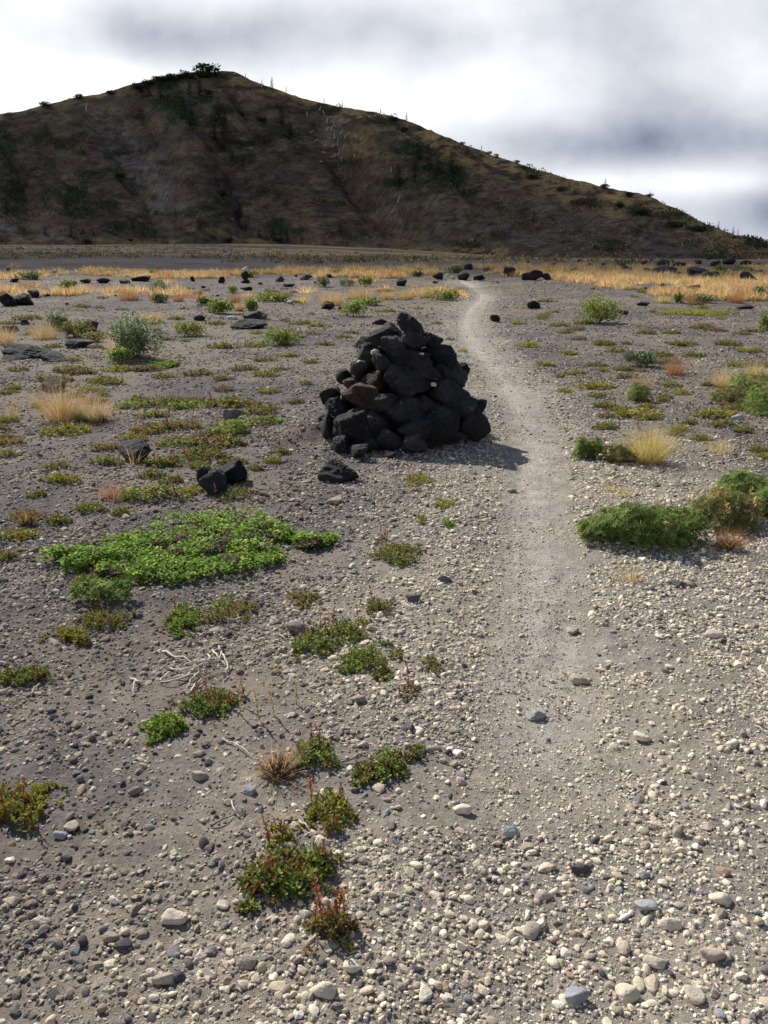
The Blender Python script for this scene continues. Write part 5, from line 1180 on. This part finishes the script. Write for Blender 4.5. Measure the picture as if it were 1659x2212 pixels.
# ------------------------------------------------------------------ small cushions of the middle distance (shared meshes)
MID = [ # dx, dy, w, pal, label or None
 (330, 1076, 150, 'green'), (410, 1062, 56, 'yellow'), (195, 1102, 72, 'green'), (35, 1160, 90, 'yellow'), (128, 1130, 60, 'olive'), (55, 1118, 60, 'red'), (15, 1205, 50, 'red'), (135, 1040, 90, 'yellow'), (128, 1012, 60, 'olive'), (228, 1000, 80, 'green'), (230, 972, 70, 'red'),
 (370, 1000, 110, 'olive'), (440, 985, 110, 'olive'), (470, 960, 120, 'red'), (330, 1030, 60, 'olive'), (385, 960, 90, 'green'), (345, 930, 120, 'red'), (290, 950, 70, 'yellow'), (395, 925, 90, 'red'), (330, 900, 70, 'green'), (300, 880, 100, 'green'), (410, 880, 100, 'green'), (370, 872, 80, 'olive'), (455, 872, 50, 'olive'),
 (510, 878, 120, 'olive'), (560, 890, 90, 'red'), (560, 915, 100, 'green'), (590, 1000, 44, 'yellow'), (15, 960, 70, 'red'), (10, 910, 60, 'yellow'), (10, 985, 50, 'green'), (115, 822, 80, 'olive'), (160, 805, 100, 'red'), (225, 828, 90, 'olive'), (200, 845, 60, 'green'), (145, 935, 110, 'yellow'), (80, 1072, 40, 'olive'),
 (320, 800, 70, 'brown'), (430, 810, 70, 'olive'), (480, 752, 70, 'olive'), (525, 800, 60, 'olive'), (570, 780, 50, 'olive'), (572, 812, 60, 'yellow'), (350, 815, 50, 'olive'), (480, 820, 50, 'red'), (550, 748, 60, 'green'), (600, 800, 40, 'olive'), (625, 770, 40, 'yellow'), (640, 730, 50, 'olive'), (700, 745, 40, 'olive'), (690, 705, 50, 'yellow'),
 (500, 1000, 60, 'olive'), (430, 1010, 60, 'green'), (550, 1015, 36, 'red'), (610, 980, 40, 'olive'), (260, 1110, 40, 'olive'), (370, 1040, 50, 'olive'), (640, 870, 40, 'olive'), (660, 830, 30, 'olive'),
 (1545, 900, 95, 'yellow'), (1590, 885, 60, 'olive'), (1372, 898, 110, 'yellow'), (1308, 880, 60, 'olive'), (1285, 838, 84, 'yellow'), (1222, 848, 40, 'yellow'), (1140, 748, 54, 'yellow'), (1242, 806, 44, 'yellow'), (1182, 790, 40, 'yellow'), (1210, 815, 26, 'olive'), (1305, 925, 60, 'olive'), (1470, 930, 50, 'yellow'), (1490, 915, 34, 'olive'), (1640, 975, 50, 'olive'), (1650, 990, 50, 'yellow'), (1230, 765, 40, 'yellow'), (1330, 760, 44, 'olive'), (1420, 770, 70, 'olive'), (1350, 800, 50, 'olive'),
 (1310, 745, 50, 'olive'), (1440, 785, 60, 'red'), (1350, 815, 44, 'red'), (1475, 745, 60, 'olive'), (1570, 745, 60, 'olive'), (1590, 790, 60, 'yellow'), (1500, 770, 50, 'olive'), (1395, 720, 46, 'olive'), (1450, 720, 40, 'olive'), (1520, 705, 40, 'brown'), (1620, 760, 60, 'yellow'), (1640, 790, 50, 'olive'), (1120, 700, 36, 'yellow'), (1180, 680, 30, 'olive'), (1550, 715, 40, 'brown'), (1600, 722, 40, 'brown'),
 (1170, 1000, 0, 'olive'), (1450, 835, 50, 'green'), (1470, 850, 40, 'yellow'), (1525, 950, 24, 'yellow'), (1430, 868, 30, 'olive'), (1260, 700, 40, 'olive'), (1220, 720, 34, 'olive'), (1560, 920, 60, 'olive'), (1340, 885, 50, 'green'), (1410, 905, 44, 'green'),
 (945, 700, 30, 'olive'), (975, 735, 26, 'brown'), (1000, 760, 22, 'yellow'), (650, 700, 50, 'olive'), (760, 720, 34, 'brown'), (470, 700, 40, 'olive'), (380, 690, 36, 'olive'), (60, 690, 60, 'red'), (20, 850, 40, 'olive'), (85, 880, 40, 'yellow'), (40, 800, 50, 'red'), (330, 770, 0, 'olive'), (300, 800, 44, 'brown'), (250, 800, 60, 'yellow'),
]
ADJ = dict(green=['low green', 'leafy green', 'dense green', 'ragged green'], olive=['low olive', 'sparse olive', 'flat olive', 'ragged olive', 'dull olive'], yellow=['yellow-green', 'bright yellowish', 'yellowish olive', 'flat yellow-green'], red=['reddish', 'rust-tinged', 'red-stalked', 'red and olive'], brown=['brownish', 'dried brown', 'faded brown'])
def place_cushions():
    items = [m for m in MID if m[2] > 0]; rng = np.random.default_rng(77)
    for k in range(150):
        dy = 625 + 330 * rng.uniform(0, 1) ** 1.5; dx = rng.uniform(-60, 1720); x, y = at(dx, dy)
        if abs(x - pathx(y)) < .55 or (690 < dx < 1100 and dy > 760): continue
        if dx < 760 and dy > 760 and rng.uniform() < .5: continue
        items.append((dx, dy, rng.uniform(16, 40) * (1 + (dy - 625) / 500), rng.choice(['olive', 'olive', 'yellow', 'brown', 'red'])))
    for i, (dx, dy, w_, pal) in enumerate(items):
        x, y = at(dx, dy); s = ppm(x, y); wm = w_ / s; kids = proto_mat(pal, i % 5, w_)
        root = link('mat_plant', None, loc=(x, y, float(g(x, y)) - .004), label=auto_label(ADJ[pal], 'cushion plant', x, y), category='mat plant', group='cushion plants scattered over the ash plain')
        put_kids(root, kids); f = wm / .25; fy = f * min(1.0, .55 + .3 * rng.uniform()); f *= 1.15; root.scale = (f, fy * 1.2 if w_ > 60 else f * .95, max(1.0, min(f ** .7, 2.4))); root.rotation_euler.z = rng.uniform(-.35, .35) + (math.pi if i % 2 else 0)
place_cushions()

# ------------------------------------------------------------------ belt of golden grass, sparse far tussocks
def grass_belt():
    rng = np.random.default_rng(9); G = Geo(); cnt = 0
    def tus(x, y, r, h, nb, pal):
        nonlocal cnt
        a = rng.uniform(0, 6.283, nb); q = np.sqrt(rng.uniform(0, 1, nb)) * r * .6; z = g(x, y)
        base = np.stack([x + np.cos(a) * q, y + np.sin(a) * q, np.full(nb, float(z) - .02)], -1)
        lean = q / (r * .6) * .8 + rng.normal(0, .15, nb); blades(G, rng, base, a, lean, h * rng.uniform(.65, 1.1, nb) * (1.15 - .55 * (q / (r * .6)) ** 2), np.full(nb, .00055 * y + .004), pick(rng, nb, pal) * rng.uniform(1.0, 1.35), .5, 2); cnt += nb
    BELT = [(560, 600, 1450, 1000), (0, 0, 0, 0)]
    def belt(dx0, dx1, f0, f1, n, hh, dens=0.0):
        dxs = rng.uniform(dx0, dx1, n); t = rng.uniform(0, 1, n) ** .8; dyn = np.array([f0(q) for q in dxs]); dyf = np.array([f1(q) for q in dxs]); xs, ys = atv(dxs, dyf + (dyn - dyf) * t); ok = fb2(xs / 4.0, ys / 2.0, 71, 3) > dens
        for x, y in zip(xs[ok], ys[ok]):
            if abs(x - pathx(min(y, PEND))) < .6 and y < PEND + 1: continue
            r = rng.uniform(.22, .5); tus(x, y, r, hh * rng.uniform(.7, 1.3), int(np.interp(y, [20, 30, 50], [150, 85, 60])), GOLD if rng.uniform() < .8 else (PALEG if rng.uniform() < .5 else RUST))
    lo = lambda dx: np.interp(dx, [1040, 1150, 1250, 1350, 1500, 1700], [600, 596, 612, 628, 648, 650]); hi = lambda dx: np.interp(dx, [600, 1000, 1200, 1500, 1700], [581, 577, 575, 576, 572])
    belt(1040, 1760, lo, hi, 1200, .26, -.30)
    belt(600, 1060, lambda d: np.interp(d, [600, 700, 850, 1060], [597, 600, 601, 600]), hi, 560, .24, -.16)
    belt(-80, 620, lambda d: np.interp(d, [-80, 200, 350, 620], [612, 612, 602, 598]), lambda d: np.interp(d, [-80, 200, 350, 620], [574, 578, 592, 588]), 560, .24, .04)
    belt(-80, 420, lambda d: 640, lambda d: 608, 90, .26, .05)
    belt(400, 1000, lambda d: 650, lambda d: 605, 60, .25, .1)
    link('golden_grass_belt', G.mesh('golden_grass_belt', MLG), kind='stuff'); print('blades', cnt)
grass_belt()

# dark boulders dotted along the belt and beyond
def far_boulders():
    rng = np.random.default_rng(19); protos = [rock_mesh(6000 + i, 1, .8, .62, M_FARB, sub=3, rough=.1, planes=10) for i in range(6)]; 
    pts = [(1430, 577, 34), (1460, 577, 24), (1475, 575, 16), (1573, 571, 30), (1610, 573, 24), (1640, 575, 18), (1545, 574, 22), (1510, 570, 20), (1385, 577, 30), (1340, 580, 24), (1305, 573, 14), (1270, 578, 20), (1235, 577, 14), (1200, 575, 16), (1125, 577, 22), (1180, 583, 16), (1085, 583, 12), (1050, 586, 18), (905, 588, 18), (830, 582, 14), (855, 588, 16), (690, 586, 10), (735, 590, 12), (880, 582, 12), (1010, 582, 26), (1645, 592, 20), (1575, 583, 16), (1530, 562, 12), (1250, 565, 10), (485, 545, 8), (1140, 568, 8), (1165, 590, 14), (1260, 604, 12), (940, 612, 10), (1075, 612, 8), (560, 615, 12), (575, 628, 8), (640, 598, 10), (680, 612, 10), (440, 622, 10), (120, 590, 12), (100, 640, 14), (145, 658, 10), (20, 585, 12), (250, 640, 8), (470, 640, 10), (1395, 625, 12), (1430, 618, 12), (1305, 612, 14), (1545, 640, 14), (1640, 625, 14), (1580, 625, 10)]
    for i, (dx, dy, w_) in enumerate(pts):
        x, y = at(dx, dy); s = ppm(x, y); me = protos[i % 6]; wm = w_ / s
        o = link('boulder', me, None, (x, y, float(g(x, y)) + wm * .18), label=auto_label(['small dark', 'distant black', 'tiny dark', 'low black'], 'boulder', x, y), category='rock', group='dark boulders dotted over the far plain')
        o.scale = (wm, wm, wm * rng.uniform(.75, 1.15)); o.rotation_euler = (rng.uniform(-.15, .15), rng.uniform(-.15, .15), rng.uniform(0, 6.28))
far_boulders()
# low scrub scattered over the shaded plain (uncountable)
def scrub(name, pts, rmin, rmax, leaf_n, pal, seed, mat):
    rng = np.random.default_rng(seed); G = Geo()
    n = len(pts); pts = np.asarray(pts); r = rng.uniform(rmin, rmax, n) * rng.uniform(.6, 1.2, n); k = np.repeat(np.arange(n), leaf_n); N = len(k)
    v = unit(rng.normal(0, 1, (N, 3))); v[:, 2] = np.abs(v[:, 2]); rad = rng.uniform(.45, 1, N) ** .5
    pos = pts[k] + v * (r[k] * rad)[:, None] * np.array([1.1, 1.1, .72]); d = unit(v + rng.normal(0, .5, (N, 3)))
    leaves(G, pos, d, unit(rng.normal(0, 1, (N, 3)) + .2), r[k] * rng.uniform(.35, .65, N), r[k] * rng.uniform(.35, .6, N), np.repeat(pick(rng, n, pal), leaf_n, 0) * rng.uniform(.75, 1.25, (N, 1)), DIAM, DIAMF)
    return link(name, G.mesh(name, mat, False), kind='stuff')
def far_scrub():
    rng = np.random.default_rng(23); P = []
    dx = rng.uniform(-100, 1760, 9000); dy = rng.uniform(526, 600, 9000); x, y = atv(dx, dy); ok = (y > 45) & (y < 230) & (dy > ip(BASE, dx) + 3) & (fb2(x / 16, y / 14, 88, 4) > .06)
    P = np.stack([x, y, g(x, y)], -1)[ok][:2600]
    scrub('far_scrub', P, .12, .40, 14, [(3, (.06, .075, .035)), (3, (.15, .125, .06)), (2, (.13, .08, .05)), (2, (.3, .21, .1))], 24, MLD)
far_scrub()

# ------------------------------------------------------------------ the hill: scrub, firs, shrubs, dead logs
def hill_scrub():
    rng = np.random.default_rng(29); n = 60000; u = rng.uniform(-350, 1950, n); v = rng.uniform(.01, 1.0, n) ** .9
    x, y, z = hillpos(u, v); px, py = proj(x, y, z); gm = greenmask(px, py); vis = rng.uniform(0, 1, n) < np.clip(gm * .5 - .08, 0, .8) * .8
    i = np.flatnonzero(vis)[:6500]; P = np.stack([x[i], y[i], z[i]], -1)
    scrub('hillside_scrub', P, .7, 1.7, 17, [(5, (.030, .042, .018)), (3, (.045, .055, .024)), (1.5, (.060, .034, .026))], 30, MLD)
    m = (rng.uniform(0, 1, n) < .3) & ~vis & (fb2(px / 55, py / 20, 403, 3) > -.1); i = np.flatnonzero(m)[:8000]; P = np.stack([x[i], y[i], z[i]], -1)
    scrub('hillside_brush', P, .35, .9, 9, [(3, (.075, .045, .032)), (3, (.07, .06, .032)), (5, (.19, .145, .075)), (1, (.035, .045, .02))], 31, MLD)
hill_scrub()
def fir_kids(seed, dead=False):
    rng = np.random.default_rng(seed); T = Geo(); tube(T, [(0, 0, -.1), (.01, .01, .5), (0, 0, 1)], .022, .004, (.07, .055, .045), 6); G = Geo(); P = []; Dv = []; L = []
    for lv in np.linspace(.1, .97, 15):
        w_ = (.23 * (1 - lv) ** .8 + .015) * rng.uniform(.6, 1.2); nb = 7
        for b in range(nb):
            a = rng.uniform(0, 6.28); l = w_ * rng.uniform(.55, 1.15)
            for f in np.linspace(.15, 1, 4):
                for sd in (-1, 0, 1):
                    P.append((math.cos(a) * l * f, math.sin(a) * l * f, lv - .16 * l * f + .02)); Dv.append((math.cos(a + sd * .8), math.sin(a + sd * .8), -.15 + .3 * rng.normal())); L.append(.05 * (1.1 - lv * .5))
    n = len(P); leaves(G, np.array(P), np.array(Dv), unit(rng.normal(0, .4, (n, 3)) + np.array([0, 0, 1])), np.array(L), np.array(L) * .7, pick(rng, n, [(3, (.022, .035, .018)), (2, (.032, .045, .022))]), DIAM, DIAMF)
    return [('trunk', T.mesh('trunk', M_TRUNK)), ('crown', G.mesh('crown', MLD, False))]
def bush_kids(seed):
    rng = np.random.default_rng(seed); f, b = shrub_meshes(rng, .5, .5, .62, 1000, .085, [(4, (.03, .042, .018)), (2, (.042, .052, .024))], .4, 5, 6, MLD); return [('foliage', f), ('branch', b)]
HL = []
FIRK = [fir_kids(900 + i) for i in range(5)]; BUSK = [bush_kids(950 + i) for i in range(5)]
def hill_things():
    F = [(345, 215, 34, 'fir on the upper left slope below the summit scrub'), (320, 208, 26, 'short fir left of the upper slope group'), (410, 205, 26, 'thin fir left of the summit'), (432, 208, 30, 'dark fir just below the summit bush'), (402, 260, 44, 'tall dark fir in the upper middle of the slope'), (416, 275, 40, 'tall fir right of the upper middle one'), (472, 262, 44, 'dense fir right of the upper middle pair'), (484, 290, 42, 'wide fir below the dense one'), (462, 300, 30, 'small fir left of the wide one'), (608, 268, 30, 'fir left of the pale log gully'), (626, 300, 34, 'fir just below the one left of the log gully'),
         (588, 190, 20, 'lone fir on the skyline right of the summit'), (878, 260, 16, 'small skyline fir in the middle of the right ridge'), (1307, 393, 18, 'skyline fir on the right ridge above a dark bush'), (1404, 414, 12, 'tiny skyline fir right of the bush-footed one'), (1551, 486, 16, 'skyline fir far down the right ridge'), (1583, 500, 16, 'left one of two skyline firs at the right edge'), (1593, 503, 14, 'right one of two skyline firs at the right edge'), (1614, 513, 11, 'smallest skyline fir by the right edge'),
         (905, 345, 42, 'tall fir in the dark grove right of the gully'), (925, 365, 46, 'tallest fir of the dark grove'), (945, 380, 36, 'right-hand fir of the dark grove'), (895, 385, 36, 'low fir at the left of the dark grove'), (975, 370, 36, 'fir apart at the right of the dark grove'), (1010, 335, 18, 'small fir on the ridge flank above the grove'), (860, 400, 40, 'fir below and left of the dark grove'), (590, 515, 28, 'broad fir in the grove at the hill foot'), (620, 520, 24, 'fir at the hill foot right of the broad one'), (652, 526, 20, 'single small fir on the tan grass at the hill foot'), (560, 512, 24, 'fir at the left end of the hill foot grove'), (575, 516, 20, 'short fir in front of the hill foot grove'), (500, 510, 18, 'small fir left of the hill foot grove'), (434, 490, 26, 'fir at the lower left slope below the grey scree'), (306, 492, 18, 'fir under the long grey scree'), (95, 505, 22, 'fir on the tan bank at far left'), (12, 462, 34, 'dark fir at the left edge of the hill'), (878, 542, 14, 'tiny fir standing on the flat right of the gully mouth'), (1570, 538, 16, 'small dark fir low on the right slope'), (250, 385, 20, 'fir on the left slope above the scree'), (140, 450, 26, 'fir in the dark thicket of the left slope'), (280, 490, 18, 'short fir left of the one under the scree'), (155, 510, 22, 'fir beside the foot of the tan bank'), (1240, 420, 16, 'fir on the golden flank of the right ridge'), (1230, 405, 14, 'small fir above it on the golden flank'), (735, 500, 24, 'fir at the hill foot left of the gully mouth'), (1155, 480, 24, 'dark fir in the middle of the right slope')]
    for i, (dx, dy, h_, lab) in enumerate(F):
        x, y, z = hill_from_px(dx, dy); s = FD / y; hm = h_ / s
        root = link('fir_tree', None, loc=(x, y, z - .2), label=lab, category='fir tree', group='dark firs on the hill')
        for nm, me in FIRK[i % 5]: link(nm, me, root)
        wf = 1.9 if h_ > 20 else 1.3; root.scale = (hm * wf, hm * wf, hm); root.rotation_euler.z = i * 1.3
        if i % 6 == 0: LANDH.append((dx, dy, lab))
    B = [(462, 163, 56, 24, 'big round bush on the very summit'), (435, 168, 30, 16, 'bush left of the summit bush'), (405, 170, 36, 16, 'bush on the summit shoulder, second left of the summit bush'), (375, 174, 34, 14, 'bush on the skyline a little left of the summit shoulder'), (345, 180, 36, 14, 'low skyline bush halfway down the left shoulder'), (318, 186, 34, 14, 'skyline bush at the left end of the shoulder thicket'), (296, 192, 26, 10, 'small skyline bush where the left ridge steepens'), (238, 204, 22, 9, 'skyline bush on the left ridge, right one of three'), (170, 214, 26, 10, 'skyline bush on the left ridge, middle one of three'), (100, 230, 26, 9, 'skyline bush on the left ridge, left one of three'),
         (845, 262, 20, 10, 'dark bush on the right ridge above the middle fir'), (1000, 312, 12, 6, 'tiny bush on the right ridge'), (1057, 332, 12, 7, 'round bush on the right ridge, left one of a pair'), (1072, 337, 10, 6, 'round bush on the right ridge, right one of a pair'), (1118, 350, 12, 7, 'small round bush alone on the right ridge'), (1307, 402, 22, 8, 'dark bush at the foot of the right ridge fir'), (1404, 424, 18, 7, 'dark bush under the tiny skyline fir'), (1340, 450, 26, 14, 'bush on the golden right flank'), (1360, 425, 24, 12, 'dark bush near the crest of the right flank'), (1380, 465, 50, 16, 'long dark bush across the right flank'), (1470, 490, 46, 14, 'dark bush group low on the right flank'), (1500, 500, 40, 14, 'bush right of the low flank group'), (1150, 385, 30, 10, 'bush below the right ridge crest'), (1215, 412, 26, 10, 'bush on the grassy rib of the right ridge'), (1590, 515, 20, 8, 'bush under the two skyline firs'), (1645, 530, 22, 8, 'bush on the crest at the right edge'),
         (450, 205, 20, 12, 'bush below the summit'), (255, 386, 24, 14, 'round bush on the left slope'), (480, 425, 26, 16, 'round bush in the middle of the slope'), (190, 525, 24, 9, 'bush on tan grass at the hill foot, left'), (495, 520, 16, 8, 'small bush on tan grass left of the foot grove'), (605, 522, 24, 12, 'bush in front of the foot grove'), (280, 520, 16, 7, 'tiny bush at the hill foot under the scree'), (1430, 566, 16, 8, 'dark bush low at the foot of the right slope'), (870, 285, 26, 12, 'bush under the right ridge crest near the gully'), (520, 250, 24, 12, 'bush right of the upper firs'), (560, 262, 22, 10, 'bush halfway from the upper firs to the log gully')]
    for i, (dx, dy, w_, h_, lab) in enumerate(B):
        x, y, z = hill_from_px(dx, dy); s = FD / y
        root = link('hill_bush', None, loc=(x, y, z - .15), label=lab, category='bush', group='dark bushes on the hill')
        for nm, me in BUSK[i % 5]: link(nm, me, root)
        root.scale = (w_ / s * 1.25, w_ / s * 1.25, h_ / s * 1.35); root.rotation_euler.z = i * .9
    rng = np.random.default_rng(41); lm = []
    for k in range(3): 
        B_ = Geo(); tube(B_, [(0, 0, 0), (.35, .02, .01), (.7, -.02, 0), (1, .03, .0)], .022, .008, (.5, .48, .45), 6); tube(B_, [(.5, 0, 0), (.62, .09, .05)], .008, .003, (.5, .48, .45), 4); lm.append(B_.mesh('dead_log', M_LOG))
    Lg = [(663, 252, 8, 1.6), (690, 240, 8, 1.1), (700, 246, 7, 2.0), (712, 255, 9, .4), (706, 268, 10, 1.5), (715, 285, 12, 1.3), (722, 300, 14, 1.6), (728, 316, 14, 1.45), (735, 290, 7, .9), (730, 335, 10, 1.2), (729, 360, 12, -.2), (734, 366, 12, -.9), (742, 378, 14, -1.1), (738, 350, 8, 1.9), (716, 320, 8, .7), (708, 300, 8, .3), (700, 318, 7, 1.2), (745, 300, 7, 1.4), (752, 292, 6, .8), (778, 302, 16, -.45), (770, 298, 8, 2.2), (668, 290, 10, .6), (680, 305, 7, .3), (695, 330, 9, -.5), (547, 206, 22, -1.0), (517, 200, 14, -.9), (565, 190, 14, 1.45), (505, 160, 18, -.6), (618, 196, 10, 1.5), (530, 172, 10, 1.4), (700, 220, 9, 1.5), (740, 226, 9, 1.45), (822, 246, 9, 1.5), (930, 275, 14, -.8), (150, 209, 14, -.5), (185, 240, 14, 1.3), (1040, 325, 8, 1.5), (690, 352, 7, .2), (720, 342, 8, .9), (765, 342, 6, 1.3), (860, 440, 12, 1.3), (846, 462, 10, 1.0), (845, 372, 9, 1.5), (725, 275, 8, 2.3), (705, 284, 7, 1.0)]
    HLD = [(475, 160, 'summit bush'), (588, 190, 'skyline fir right of the summit'), (663, 252, 'left rim of the log gully'), (720, 290, 'middle of the log gully'), (735, 365, 'lower end of the log gully'), (900, 350, 'dark grove'), (165, 212, 'left ridge bushes'), (878, 260, 'middle skyline fir'), (545, 205, 'brown slope under the summit')]
    for i, (dx, dy, l_, an) in enumerate(Lg):
        x, y, z = hill_from_px(dx, dy); s = FD / y; ln = l_ / s
        d = min(HLD, key=lambda q: math.hypot(q[0] - dx, q[1] - dy)); rel = 'above' if dy < d[1] - 6 else ('below' if dy > d[1] + 6 else ('left of' if dx < d[0] else 'right of'))
        ps = 'upright dead trunk' if abs(math.sin(an)) > .97 else ('leaning dead trunk' if abs(math.sin(an)) > .7 else 'fallen dead log'); lab = None
        for a_ in ('bleached', 'thin whitish', 'short pale', 'slender bleached', 'grey-white', 'pale bare', 'small bleached', 'faint pale', 'silvery'):
            c = f'{a_} {ps} {rel} the {d[2]}'
            if c not in USED: USED.add(c); lab = c; break
        o = link('dead_log', lm[i % 3], None, (x, y, z + .3), label=lab, category='dead tree', group='bleached dead trunks on the hill')
        o.scale = (ln * 1.15, 10, 10); o.rotation_euler = (0, -an, 0)
LANDH = []
M_LOG = mat_wood('silvered_wood', (.62, .62, .64))
hill_things()
print('objects', len(bpy.data.objects), 'tris', sum(sum(len(p.vertices) - 2 for p in o.data.polygons) if False else len(o.data.polygons) for o in bpy.data.objects if o.type == 'MESH'))
